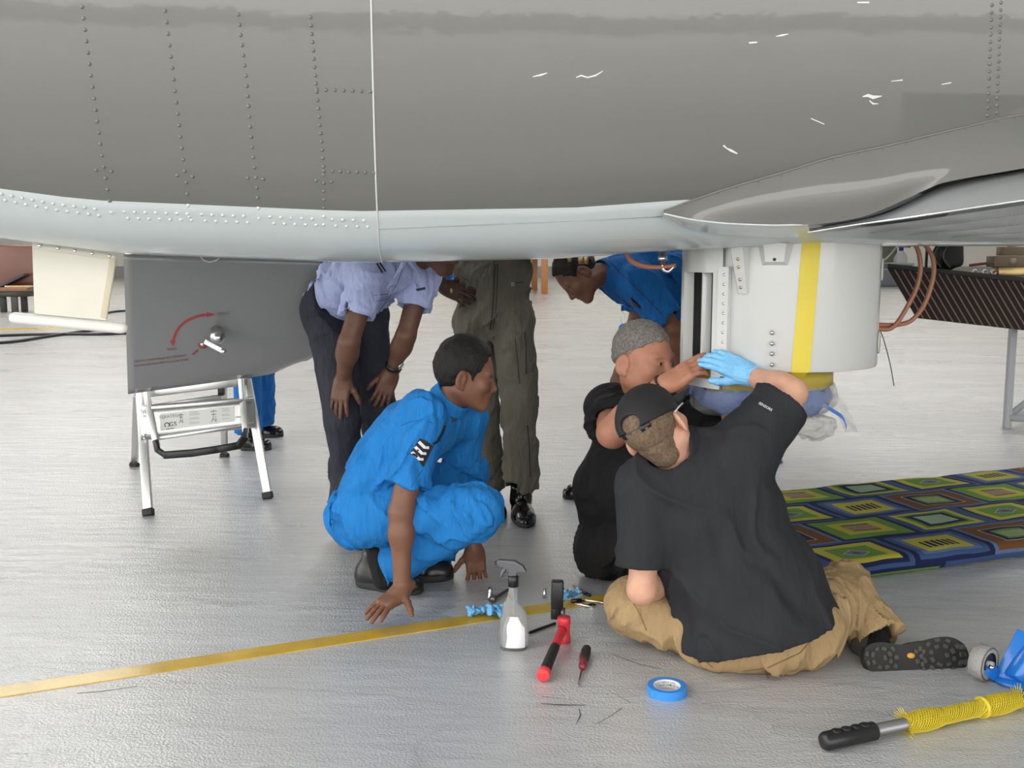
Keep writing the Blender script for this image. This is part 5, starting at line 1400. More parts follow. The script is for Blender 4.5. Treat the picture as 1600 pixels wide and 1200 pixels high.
def on(o, px, py, out=0.0):
    if o.name not in _vc: _vc[o.name] = verts_px(o)
    a, nn, X, Y, f = _vc[o.name]
    for rad in (3, 5, 8, 14, 30):
        m = np.where((np.abs(X - px) < rad) & (np.abs(Y - py) < rad))[0]
        if len(m) == 0: continue
        dmin = f[m].min(); m = m[f[m] < dmin + .03]
        w = 1 / ((X[m] - px) ** 2 + (Y[m] - py) ** 2 + .6)
        dep = (f[m] * w).sum() / w.sum(); nv = (nn[m] * w[:, None]).sum(0); nv /= np.linalg.norm(nv) + 1e-9
        r = ray(px, py); p = Vector((0, 0, CAMH)) + r * float(dep)
        return p + Vector(nv.tolist()) * out
    return P(px, py, float(np.median(a[:, 1])))
def decal(o, pts, width, m, name, out=.003, parent=None, dense=2.0):
    q = []
    for (x0, y0), (x1, y1) in zip(pts[:-1], pts[1:]):
        k = max(1, int(math.hypot(x1 - x0, y1 - y0) / dense))
        q += [(x0 + (x1 - x0) * i / k, y0 + (y1 - y0) * i / k) for i in range(k)]
    q.append(pts[-1])
    return strip(q, [width] * len(q), out, m, name, parent or o, surf=lambda x, y, e: on(o, x, y, e))
def seam_line(o, pts, r, m, name='seam', out=.0005, parent=None):
    q = []
    for (x0, y0), (x1, y1) in zip(pts[:-1], pts[1:]):
        k = max(1, int(math.hypot(x1 - x0, y1 - y0) / 5)); q += [(x0 + (x1 - x0) * i / k, y0 + (y1 - y0) * i / k) for i in range(k)]
    q.append(pts[-1]); bm = bmesh.new(); add_tube(bm, [on(o, x, y, out) for x, y in q], r, 5); return obj(name, bm, m, parent or o)
def arm(S, E, W, r=(.050, .042, .040, .028), k=.02):
    return [rc(S, E, r[0], r[1], k=k), rc(E, W, r[2], r[3], k=k), el((np.array(E) * .72 + np.array(W) * .28), (r[2] * 1.06,) * 3, k=.03)]
def sleeve(S, E, t, r0, r1, inner):
    """sleeve from shoulder S towards elbow E, ending at fraction t, hollow at the hem"""
    S, E = Vector(S), Vector(E); d = (E - S).normalized(); e = S.lerp(E, t)
    return [rc(S, e + d * .05, r0, r1, k=.03, cuts=[(tuple(e), tuple(d))])], [rc(e - d * .03, e + d * .08, inner, inner, k=.004, op='s')]
def leg(H, K, A, r=(.095, .070, .066, .052), k=.03): return [rc(H, K, r[0], r[1], k=k), rc(K, A, r[2], r[3], k=k)]
def cuff(K, A, t, r0, r1, inner, extra=.06):
    K, A = Vector(K), Vector(A); d = (A - K).normalized(); e = K.lerp(A, t)
    return [rc(K, e + d * extra, r0, r1, k=.03, cuts=[(tuple(e), tuple(d))])], [rc(e - d * .03, e + d * .1, inner, inner, k=.004, op='s')]
def shoe(heel, toe, parent, m=SHOE, w=.047, hgt=.075, ankle=None, name='shoe', chunky=False):
    h_, t_ = Vector(heel), Vector(toe); d = (t_ - h_); L_ = d.length; d.normalize(); n = Vector((0, 0, 1)); s = d.cross(n).normalized(); n = s.cross(d)
    R = np.array([[s[i], d[i], n[i]] for i in range(3)])
    def T(x, y, z): return tuple(h_ + s * x + d * y * L_ + n * z)
    up = [el(T(0, .16, .035), (w * .80, L_ * .20, hgt * .70), R, .02), el(T(0, .60, .028), (w * .98, L_ * .34, .048), R, .03), el(T(0, .82, .024), (w * .90, L_ * .18, .040), R, .02),
          rc(T(0, .20, .05), T(0, .24, hgt + .03), w * .85, w * .80, k=.03), plane_cut(T(0, 0, .014), -n)]
    if ankle is not None: up.insert(3, rc(T(0, .2, .06), tuple(Vector(ankle)), w * .86, w * .80, k=.03, cuts=[(tuple(Vector(ankle)), tuple((Vector(ankle) - Vector(T(0, .2, .06))).normalized()))]))
    o = part(name, up, m, parent, .0045, (lambda p: .002 * (vnoise(p * 55) - .5)), .006)
    so = [el(T(0, .17, .012), (w * .84, L_ * .19, .05), R, .02), el(T(0, .66, .012), (w * 1.06, L_ * .345, .05), R, .05), rc(T(0, .2, .012), T(0, .6, .012), w * .72, w * .9, k=.03)]
    top = .020 if not chunky else .028
    so += [plane_cut(T(0, 0, 0.0), -n), plane_cut(T(0, 0, top), n)]
    part('sole', so, SOLE, o, .0045)
    return o
def torso(chain, lat, ks=.06):
    """chain: list of (point, in-plane radius, lateral factor)"""
    out = []
    for (a, ra, fa), (b, rb, fb) in zip(chain[:-1], chain[1:]): out.append(rc(a, b, ra, rb, k=ks, n=lat, f=(fa + fb) / 2))
    return out
def person(label, loc): return thing('person', label, 'person', loc)

# ================= A: crouching man in blue uniform
def man_a():
    o = person('crouching man in bright blue uniform with three white chevrons, hand on the yellow line', (J(610, 800, 3.55).x, 3.55, 0))
    RS, RE, RW = J(660, 648, 3.44), J(627, 800, 3.36), J(628, 921, 3.33); LS, LE, LW = J(728, 655, 3.76), J(714, 752, 3.84), J(741, 858, 3.76)
    RH, RK, RA = J(590, 800, 3.48), J(748, 800, 3.38), J(607, 884, 3.56); LH, LK, LA = J(585, 795, 3.70), J(735, 737, 3.84), J(668, 878, 3.82)
    pel, mid, chest, neck = J(577, 790, 3.58), J(604, 730, 3.58), J(648, 675, 3.58), J(696, 632, 3.58)
    lat = nrm((.12, .34, 0.0)); HC = J(728, 586, 3.56); M = head_frame(HC, (.98, .06, -.16), (.12, 0, 1)); s = 1.0
    body = torso([(pel, .09, 1.4), (mid, .085, 1.4), (chest, .095, 1.45), (neck, .05, 1.2)], lat) + [rc(neck, tuple(M @ Vector((0, -.022, -.055))), .058, .055, k=.03)]
    body += [rc(chest, RS, .07, .05, k=.04), rc(chest, LS, .07, .05, k=.04)] + arm(RS, RE, RW) + arm(LS, LE, LW)
    body += head(M, s)
    body += hand(RW, (-.62, -.72, -.34), (-.30, -.30, .9), -1, (.10, .12, .16, .2), .20, 1.05, .1, 1.02)
    body += hand(LW, (.10, -.05, -1), (.25, -.9, .1), 1, (.45, .35, .3, .3), .16, .8, .2, .98)
    b = part('body', body, SK_A, o, .004)
    eyes(M, s, o); brows(M, s, o, HAIRK)
    hair(M, s, HAIRK, o, .010, .060, -.062, -.004, .003, top=.014)
    # shirt
    sl1, su1 = sleeve(RS, RE, .70, .074, .073, .056); sl2, su2 = sleeve(LS, LE, .62, .070, .070, .054)
    sh = torso([(J(566, 812, 3.58), .120, 1.45), (mid, .110, 1.5), (chest, .108, 1.5), (J(686, 640, 3.58), .066, 1.5)], lat, .07) + [rc(chest, RS, .085, .072, k=.05), rc(chest, LS, .085, .07, k=.05)]
    sh += sl1 + sl2 + su1 + su2
    sh += [rc(neck, tuple(M @ Vector((0, -.03, -.05))), .063, .060, k=.004, op='s')]
    dn_ = (Vector(pel) - Vector(chest)).normalized(); sh.append(plane_cut(tuple(Vector(pel) + dn_ * .022), dn_ + Vector((.25, 0, -.15)), .02, 9))
    shirt = part('shirt', sh, BLUEU, o, .0055, folds(.0105, 17, (-.45, .1, -.85), .28, .0012, 3), .02)
    # collar
    cf = (Vector(M @ Vector((0, -.02, -.06))) - Vector(neck)).normalized(); c0 = Vector(neck) + cf * .030
    col = [rc(tuple(c0 - cf * .028), tuple(c0 + cf * .030), .077, .070, k=.005), rc(tuple(c0 - cf * .06), tuple(c0 + cf * .07), .066, .0605, k=.003, op='s'), plane_cut(tuple(c0 + cf * .024), cf), plane_cut(tuple(c0 - cf * .022), -cf)]
    part('collar', col, BLUEU, o, .004)
    # trousers
    c1, u1 = cuff(RK, RA, .96, .078, .078, .055); c2, u2 = cuff(LK, LA, .93, .078, .072, .055)
    tr = [rc(pel, RH, .10, .115, k=.05), rc(pel, LH, .10, .11, k=.05), el(J(562, 808, 3.58), (.11, .17, .10), k=.05), rc(RH, RK, .104, .075, k=.035), rc(LH, LK, .10, .075, k=.035)] + c1 + c2 + u1 + u2
    part('trousers', tr, BLUEU, o, .0055, folds(.011, 17, (-.35, .4, .8), .3, .0012, 8), .02)
    part('sock', [rc(J(600, 905, 3.58), J(592, 868, 3.58), .040, .044)], BLACKT, o, .006); part('sock', [rc(J(660, 892, 3.82), J(664, 868, 3.82), .04, .042)], BLACKT, o, .006)
    hl, tt = G(560, 912), G(660, 928); shoe(hl, tt, o, SHOE, .052, .09, None, chunky=True)
    shoe(G(625, 907), G(709, 902), o, SHOE, .050, .085, None, chunky=True)
    # rank badge with three chevrons on the sleeve, shoulder strap, pocket edge
    BK = mat('black_badge_cloth', (.012, .012, .016), .8); WH = mat('white_embroidery', (.62, .62, .66), .7)
    bm = bmesh.new(); n_ = 8; rows = []
    for i in range(n_ + 1):
        t = i / n_; row = []
        for k in range(7):
            u = k / 6; x = 655 - 13 * t + 20 * u - 2 * u * t; y = 684 + 26 * t + 8 * u + 12 * u * u * (.4 + .6 * t)
            row.append(on(shirt, x, y, .007))
        rows.append(row)
    bd = obj('rank_badge', grid_mesh(rows), BK, shirt)
    for k in range(3):
        y0 = 690 + 9 * k; x0 = 655 - 4.2 * k
        strip([(x0 - 1, y0), (x0 + 7, y0 + 9), (x0 + 13, y0 + 9)], [4.5, 4.5, 4.0], .0105, WH, 'chevron', bd, surf=lambda x, y, e: on(shirt, x, y, e))
    seam_line(shirt, [(626, 665), (640, 659), (660, 656), (676, 661)], .0013, BLUED, 'shoulder_seam')
    seam_line(shirt, [(640, 766), (650, 748), (660, 735)], .0012, BLUED, 'sleeve_seam')
    decal(shirt, [(676, 694), (684, 688), (690, 676), (694, 664)], 3.4, BK, 'cord', .004)
    return o
man_a()

# ================= B: man bending, pale blue shirt
def man_b():
    o = person('man bending over in pale blue shirt and charcoal trousers, hands on his knees', (J(545, 700, 4.35).x, 4.35, 0))
    RS, RE, RW = J(577, 428, 4.12), J(545, 536, 4.06), J(536, 592, 4.16); LS, LE, LW = J(662, 425, 4.28), J(634, 525, 4.22), J(611, 583, 4.30)
    RH, RK, RA = J(517, 492, 4.34), J(535, 655, 4.24), J(545, 815, 4.34); LH, LK, LA = J(568, 490, 4.50), J(592, 645, 4.42), J(600, 800, 4.56)
    pel, mid, chest, neck = J(532, 470, 4.42), J(562, 440, 4.34), J(606, 416, 4.24), J(650, 402, 4.20)
    lat = nrm((.45, .55, .0)); M = head_frame(J(688, 378, 4.13), (.75, -.55, -.45), (.35, -.3, .9)); s = .98
    body = torso([(pel, .09, 1.3), (mid, .09, 1.3), (chest, .095, 1.4), (neck, .05, 1.1)], lat) + [rc(neck, tuple(M @ Vector((0, -.022, -.055))), .056, .053, k=.03)]
    body += [rc(chest, RS, .07, .05, k=.04), rc(chest, LS, .07, .05, k=.04)] + arm(RS, RE, RW, (.046, .041, .041, .029)) + arm(LS, LE, LW, (.046, .04, .04, .028)) + head(M, s)
    body += hand(RW, (-.16, -.22, -1), (-.25, -.95, .15), -1, (.18, .12, .35, .5), .12, .75, .3, 1.0)
    body += hand(LW, (-.30, -.30, -.85), (.35, -.85, .3), 1, (.35, .4, .45, .5), .1, .6, .3, 1.0)
    part('body', body, SK_B, o, .0042)
    hair(M, s, HAIRK, o, .008, .06, -.055, -.004, .003)
    sl1, su1 = sleeve(RS, RE, .60, .072, .066, .053); sl2, su2 = sleeve(LS, LE, .55, .074, .072, .050)
    sh = torso([(J(526, 478, 4.42), .118, 1.32), (mid, .118, 1.35), (chest, .114, 1.42), (J(640, 408, 4.21), .065, 1.4)], lat, .07) + [rc(chest, RS, .085, .068, k=.05), rc(chest, LS, .085, .066, k=.05)] + sl1 + sl2 + su1 + su2
    belt_n = nrm(np.array(mid) - np.array(pel)); bp = np.array(pel) * .85 + np.array(mid) * .15
    sh += [plane_cut(tuple(bp - belt_n * .075), -belt_n)]
    shirt = part('shirt', sh, BLUES, o, .0055, folds(.009, 17, (.5, 0, -.8), .28, .001, 21), .02)
    c1, u1 = cuff(RK, RA, 1.0, .072, .066, .05); c2, u2 = cuff(LK, LA, 1.0, .072, .066, .05)
    tr = [rc(J(526, 478, 4.42), J(545, 458, 4.39), .124, .124, k=.04, n=lat, f=1.34), rc(pel, RH, .10, .112, k=.05), rc(pel, LH, .10, .11, k=.05), rc(RH, RK, .108, .074, k=.035), rc(LH, LK, .104, .074, k=.035)] + c1 + c2 + u1 + u2
    tr += [plane_cut(tuple(bp + belt_n * .02), belt_n)]
    part('trousers', tr, NAVYT, o, .0055, folds(.007, 15, (.9, .2, .4), .4, .001, 33), .02)
    shoe(G(535, 845), G(585, 860), o, SHINE, .046, .07); shoe(G(592, 815), G(648, 828), o, SHINE, .046, .07)
    # watch, epaulette stripes, pocket, collar
    wr = Vector(LW); d = (Vector(LE) - wr).normalized(); bm = bmesh.new(); add_lathe(bm, [(.034, -.010), (.036, -.009), (.036, .009), (.034, .010)], frame(wr + d * .035, d.orthogonal(), d), 20); wt = obj('watch_strap', bm, BLACKP, o)
    bm = bmesh.new(); add_lathe(bm, [(0, 0), (.017, 0), (.016, .007), (0, .007)], frame(wr + d * .035 + Vector((.03, -.02, .005)), d, Vector((.8, -.5, .2))), 16); obj('watch_case', bm, STEEL, wt)
    BK = MATS['black_badge_cloth']
    decal(shirt, [(588, 412), (597, 427)], 2.2, BK, 'epaulette_stripe', .004); decal(shirt, [(593, 411), (602, 425)], 2.2, BK, 'epaulette_stripe', .004)
    PK = cloth('grey_blue_trim', (.16, .19, .32))
    seam_line(shirt, [(584, 462), (606, 459)], .0016, PK, 'pocket_edge'); seam_line(shirt, [(580, 455), (585, 471), (604, 468), (607, 455)], .0012, PK, 'pocket_seam')
    decal(shirt, [(643, 458), (652, 453), (664, 450)], 4.0, cloth('dark_name_tape', (.05, .06, .08)), 'name_tape', .004)
    seam_line(shirt, [(630, 418), (622, 440), (608, 465), (590, 490)], .0014, PK, 'button_placket')
    CL_ = [rc(J(632, 410, 4.06), J(616, 434, 4.06), .012, .004, k=.01), rc(J(640, 408, 4.07), J(655, 428, 4.09), .012, .004, k=.01)]
    part('collar', CL_, BLUES, o, .004)
    return o
man_b()

# ================= C: olive flight suit, standing
def man_c():
    o = person('standing man in olive green flight suit, one hand on his hip', (J(790, 780, 4.75).x, 4.75, 0))
    RH, RK, RA = J(742, 505, 4.80), J(756, 640, 4.82), J(766, 770, 4.92); LH, LK, LA = J(800, 505, 4.76), J(813, 640, 4.72), J(814, 770, 4.76)
    pel, mid, chest, neck = J(770, 490, 4.80), J(768, 430, 4.82), J(768, 345, 4.84), J(770, 255, 4.86)
    lat = nrm((1, -.12, 0)); M = head_frame(J(770, 195, 4.82), (-.1, -1, -.25), (0, 0, 1)); s = 1.0
    RS, RE, RW = J(708, 280, 4.86), J(672, 385, 4.86), J(692, 445, 4.74); LS, LE, LW = J(835, 280, 4.84), J(860, 385, 4.86), J(838, 330, 4.70)
    body = torso([(pel, .09, 1.3), (mid, .085, 1.3), (chest, .10, 1.4), (neck, .05, 1.1)], lat) + [rc(neck, tuple(M @ Vector((0, -.022, -.055))), .056, .053, k=.03)]
    body += [rc(chest, RS, .07, .05, k=.04), rc(chest, LS, .07, .05, k=.04)] + arm(RS, RE, RW, (.046, .041, .04, .03)) + arm(LS, LE, LW, (.046, .04, .04, .028)) + head(M, s)
    body += hand(RW, (.80, -.25, -.42), (-.2, -.92, .35), -1, (.20, .22, .25, .3), .12, .95, .2, 1.0)
    body += hand(LW, (-.6, -.2, .4), (0, -.9, .3), 1, (.5, .5, .5, .5), .08, .6, .3, 1.0)
    part('body', body, SK_C, o, .0045); hair(M, s, HAIRK, o, .008, .06, -.055, -.004, .003); eyes(M, s, o)
    c1, u1 = cuff(RK, RA, .93, .072, .074, .058); c2, u2 = cuff(LK, LA, .93, .076, .080, .06)
    sl1, su1 = sleeve(RS, RE, .9, .075, .062, .05); sl2, su2 = sleeve(LS, LE, .9, .075, .062, .05)
    su = torso([(pel, .118, 1.32), (mid, .112, 1.38), (chest, .125, 1.45), (J(770, 268, 4.86), .07, 1.5)], lat, .07) + [rc(chest, RS, .09, .075, k=.05), rc(chest, LS, .09, .075, k=.05)] + sl1 + sl2
    su += [rc(pel, RH, .10, .095, k=.05), rc(pel, LH, .10, .095, k=.05), rc(RH, RK, .096, .074, k=.02), rc(LH, LK, .098, .078, k=.02)] + c1 + c2 + u1 + u2 + su1 + su2
    suit = part('flight_suit', su, OLIVE, o, .006, folds(.010, 15, (.6, .1, .8), .3, .001, 51), .02)
    ZP = mat('dark_zip', (.020, .019, .016), .5, metal=.3)
    seam_line(suit, [(773, 412), (772, 440), (770, 480), (766, 515)], .0035, ZP, 'zip'); seam_line(suit, [(777, 412), (777, 440), (775, 480), (770, 515)], .002, ZP, 'zip_flap')
    seam_line(suit, [(820, 519), (822, 545), (822, 585)], .003, ZP, 'pocket_zip'); seam_line(suit, [(805, 530), (808, 560), (812, 600)], .002, ZP, 'pocket_seam')
    seam_line(suit, [(824, 665), (827, 700), (829, 745)], .003, ZP, 'leg_zip'); seam_line(suit, [(743, 675), (748, 700), (751, 745)], .003, ZP, 'leg_zip')
    seam_line(suit, [(720, 432), (734, 440), (742, 443)], .002, ZP, 'pocket_seam'); seam_line(suit, [(806, 442), (822, 440)], .002, ZP, 'pocket_seam')
    decal(suit, [(741, 441), (742, 448)], 5, mat('worn_steel_tab', (.25, .24, .2), .4), 'zip_tab', .004); decal(suit, [(800, 441), (801, 447)], 5, MATS['worn_steel_tab'], 'zip_tab', .004)
    bm = bmesh.new(); add_box(bm, J(838, 627, 4.74), (.025, .05, .06), None, .008); obj('leg_tool_pouch', bm, BLACKP, suit)
    shoe(G(762, 783), G(780, 815), o, SHINE, .050, .09, J(764, 762, 4.92), name='boot'); shoe(G(812, 790), G(822, 826), o, SHINE, .052, .10, J(813, 757, 4.77), name='boot')
    bm = bmesh.new(); rg = J(705.5, 454, 4.63); add_lathe(bm, [(.0088, -.003), (.0108, -.002), (.0108, .002), (.0088, .003)], frame(rg, (0, 0, 1), (.8, -.2, -.4)), 14); obj('ring', bm, BRASS, o)
    # printed blue cloth tag hanging by the hip
    tg = obj('blue_tag', grid_mesh([[J(694 + 13 * i / 4 + 2.5 * k / 5, 402 + 35 * k / 5, 4.70 + .01 * math.sin(i)) for i in range(5)] for k in range(6)]), mat('blue_printed_cloth', (.05, .22, .62), .6), o)
    fx = (J(705, 431, 4.69) - J(697, 431, 4.69)).normalized(); Mx = frame(J(701.5, 431.5, 4.685), Vector((0, 0, 1)), Vector((0, -1, 0)))
    obj('lettering', place_mesh(text_mesh('RO', .026, .0003), Mx), MATS['navy_ink'], tg, smooth=False)
    return o
man_c()

# ================= D: man in blue bending behind the pod
def man_d():
    o = person('man in deep blue uniform bending down behind the white pod', (J(1000, 640, 4.95).x, 4.95, 0))
    fwd = Vector((-.54, -.10, -.83)); up = Vector((-.84, 0, .54)); M = head_frame(J(904, 428, 4.70), fwd, up); s = 1.0
    pel, mid, chest, neck = J(1110, 425, 5.05), J(1060, 428, 4.95), J(1000, 432, 4.86), J(950, 428, 4.76)
    RS, RE, RW = J(1010, 440, 5.02), J(990, 520, 4.98), J(966, 590, 4.92); LS, LE, LW = J(1000, 445, 4.66), J(1052, 515, 4.60), J(1062, 590, 4.66)
    RH, RK, RA = J(1085, 440, 5.12), J(985, 600, 5.06), J(935, 752, 5.16); LH, LK, LA = J(1105, 440, 4.92), J(1065, 600, 4.84), J(1040, 755, 4.96)
    lat = nrm((.05, 1, 0))
    body = torso([(pel, .09, 1.3), (mid, .09, 1.3), (chest, .10, 1.4), (neck, .05, 1.1)], lat) + [rc(neck, tuple(M @ Vector((0, -.022, -.055))), .057, .055, k=.03)]
    body += [rc(chest, RS, .07, .05, k=.04), rc(chest, LS, .07, .05, k=.04)] + arm(RS, RE, RW) + arm(LS, LE, LW) + head(M, s)
    body += hand(RW, (-.2, -.3, -.9), (-.5, -.7, .3), -1, (.3, .3, .35, .4), .1, .6, .3) + hand(LW, (-.1, -.2, -1), (-.2, -.9, .1), 1, (.3, .3, .35, .4), .1, .6, .3)
    part('body', body, SK_D, o, .0042); hair(M, s, HAIRK, o, .007, .055, -.05, -.002, .003, top=.006); eyes(M, s, o); brows(M, s, o, HAIRK)
    sl1, su1 = sleeve(LS, LE, .80, .088, .082, .056); sl2, su2 = sleeve(RS, RE, .60, .078, .07, .055)
    sh = torso([(J(1120, 425, 5.06), .12, 1.4), (mid, .125, 1.45), (chest, .13, 1.45), (J(962, 430, 4.78), .085, 1.4)], lat, .07) + [rc(chest, RS, .09, .075, k=.05), rc(chest, LS, .10, .085, k=.05)] + sl1 + sl2 + su1 + su2
    shirt = part('shirt', sh, BLUED, o, .006, folds(.012, 14, (.7, 0, -.7), .28, .001, 61), .025)
    seam_line(shirt, [(952, 408), (975, 432), (1005, 460), (1035, 492)], .002, MATS['navy_ink'], 'shoulder_strap_edge')
    bm = bmesh.new(); add_tube(bm, [on(shirt, 986, 465, .006), on(shirt, 992, 472, .008), on(shirt, 1002, 480, .006)], [.006, .010, .005], 8); obj('pen_clip', bm, BLACKP, shirt)
    nk = (Vector(M @ Vector((0, -.02, -.06))) - Vector(neck)).normalized(); c0 = Vector(neck) + nk * .02
    part('collar', [rc(tuple(c0 - nk * .03), tuple(c0 + nk * .03), .078, .072, k=.005), rc(tuple(c0 - nk * .06), tuple(c0 + nk * .07), .066, .062, k=.003, op='s'), plane_cut(tuple(c0 + nk * .02), nk), plane_cut(tuple(c0 - nk * .022), -nk)], BLUED, o, .0045)
    c1, u1 = cuff(RK, RA, 1.0, .08, .075, .05); c2, u2 = cuff(LK, LA, 1.0, .08, .075, .05)
    tr = [rc(pel, RH, .11, .112, k=.05), rc(pel, LH, .11, .112, k=.05), rc(RH, RK, .108, .08, k=.035), rc(LH, LK, .108, .08, k=.035)] + c1 + c2 + u1 + u2
    part('trousers', tr, BLUED, o, .007, folds(.009, 8, (.2, .2, .9), .4, .001, 71), .02)
    shoe(G(955, 772), G(880, 779), o, SHINE, .048, .075); shoe(G(1055, 775), G(985, 790), o, SHINE, .048, .075)
    # key fob
    fob = thing('key_fob', 'round blue key fob hanging beside the bending man in deep blue', 'key fob', J(973, 505, 4.62))
    bm = bmesh.new(); add_lathe(bm, [(0, -.006), (.019, -.006), (.021, 0), (.019, .006), (0, .006)], frame(J(973.5, 513, 4.62), (0, 0, 1), (0, -1, .1)), 20); obj('disc', bm, BTAPE, fob)
    bm = bmesh.new(); c = J(973, 497, 4.62); add_tube(bm, [c + Vector((.006 * math.cos(t), 0, .026 * math.sin(t))) for t in np.linspace(0, 2 * math.pi, 25)], .0013, 5, cap=False); obj('clip', bm, STEEL, fob)
    return o
man_d()

# ================= E: seated man, grey hair, black polo
def man_e():
    o = person('seated man with cropped grey hair in black polo shirt and beaded bracelets', (J(990, 860, 3.8).x, 3.8, 0))
    M = head_frame(J(1006, 566, 3.66), (.73, -.68, .03), (.03, .06, 1)); s = 1.13
    pel, mid, chest, neck = J(985, 838, 3.86), J(985, 760, 3.84), J(1018, 682, 3.80), J(1010, 628, 3.76)
    RS, RE, RW = J(953, 640, 3.76), J(957, 676, 3.46), J(1040, 600, 3.38); LS, LE, LW = J(1108, 655, 3.70), J(1152, 712, 3.52), J(1143, 640, 3.44)
    RH, RK, RA = J(955, 850, 3.80), J(1090, 850, 3.62), J(1120, 885, 3.95); LH, LK, LA = J(1030, 845, 3.9), J(1125, 815, 3.80), J(1050, 840, 4.12)
    lat = nrm((1, .15, .05))
    body = torso([(pel, .10, 1.3), (mid, .12, 1.3), (chest, .12, 1.4), (neck, .06, 1.1)], lat) + [rc(neck, tuple(M @ Vector((0, -.022, -.055))), .072, .068, k=.03)]
    body += [rc(chest, RS, .08, .055, k=.04), rc(chest, LS, .08, .055, k=.04)] + arm(RS, RE, RW, (.056, .052, .052, .033)) + arm(LS, LE, LW, (.056, .05, .048, .034)) + head(M, s, 1, 1.12, 1.1)
    body += hand(RW, (.80, -.10, .52), (-.45, -.55, .70), -1, (.10, .22, .35, .45), .03, .35, .3, 1.06, fat=1.1)
    body += hand(LW, (-.05, -.05, 1), (.35, -.9, -.1), 1, (.6, .65, .7, .7), .03, .5, .4, 1.04, fat=1.1)
    b = part('body', body, SK_E, o, .0038)
    eyes(M, s, o); brows(M, s, o, mat('grey_brown_brow', (.06, .045, .035), .7))
    hair(M, s, HAIRG, o, .0045, .078, .0, .052, .0035, top=.014, h=.004, freq=75); hair(M, s, mat('grey_stubble_fade', (.27, .165, .12), .6, bump=.6, bscale=300, bdist=.003, var=.25, vscale=200), o, .0016, .070, -.03, .018, .0006, name='hair_fade', h=.004)
    sl1, su1 = sleeve(RS, RE, .62, .090, .086, .066); sl2, su2 = sleeve(LS, LE, .80, .088, .084, .066)
    sh = torso([(J(985, 845, 3.86), .150, 1.28), (mid, .150, 1.28), (chest, .135, 1.42), (J(1012, 642, 3.77), .08, 1.5)], lat, .08) + [rc(chest, RS, .10, .085, k=.06), rc(chest, LS, .10, .085, k=.06)] + sl1 + sl2 + su1 + su2
    sh += [rc(neck, tuple(M @ Vector((0, -.02, -.04))), .076, .078, k=.004, op='s')]
    shirt = part('polo_shirt', sh, BLACKS, o, .0055, folds(.008, 15, (.8, .1, .6), .3, .0008, 81), .02)
    nk = (Vector(M @ Vector((0, -.02, -.06))) - Vector(neck)).normalized(); c0 = Vector(neck) + nk * .02
    part('collar', [rc(tuple(c0 - nk * .035), tuple(c0 + nk * .03), .095, .084, k=.005), rc(tuple(c0 - nk * .06), tuple(c0 + nk * .07), .082, .074, k=.003, op='s'), plane_cut(tuple(c0 + nk * .022), nk), plane_cut(tuple(c0 - nk * .028), -nk)], BLACKS, o, .0045)
    tr = [rc(pel, RH, .13, .135, k=.05), rc(pel, LH, .13, .13, k=.05), el(J(965, 848, 3.84), (.15, .17, .12), k=.05), rc(RH, RK, .115, .085, k=.035), rc(LH, LK, .115, .085, k=.035), rc(RK, RA, .08, .06, k=.03), rc(LK, LA, .08, .06, k=.03), plane_cut((0, 0, .004), (0, 0, -1))]
    part('trousers', tr, BLACKT, o, .0065, folds(.010, 15, (.5, .2, .6), .35, .001, 91), .02)
    seam_line(shirt, [(1079, 665), (1082, 668)], .006, mat('dull_green_logo', (.10, .13, .05), .7), 'logo')
    shoe(G(1110, 905), G(1165, 893), o, SHOE, .048, .075)
    # beaded bracelets
    wr = Vector(RW); d = (Vector(RE) - wr).normalized(); a_ = d.orthogonal().normalized(); c_ = d.cross(a_)
    BEAD = mat('olive_black_beads', (.025, .024, .014), .25)
    for off, tilt, lb in ((.006, .35, 1), (.040, -.1, .8)):
        bm = bmesh.new(); n_ = 26
        for i in range(n_):
            t = 2 * math.pi * i / n_; p = wr + d * (off + .012 * tilt * math.cos(t)) + (a_ * math.cos(t) + c_ * math.sin(t)) * (.0385)
            bmesh.ops.create_icosphere(bm, subdivisions=1, radius=.0052 * lb, matrix=Matrix.Translation(p))
        tag(obj('bead_bracelet', bm, BEAD, o), kind='stuff')
    return o
man_e()
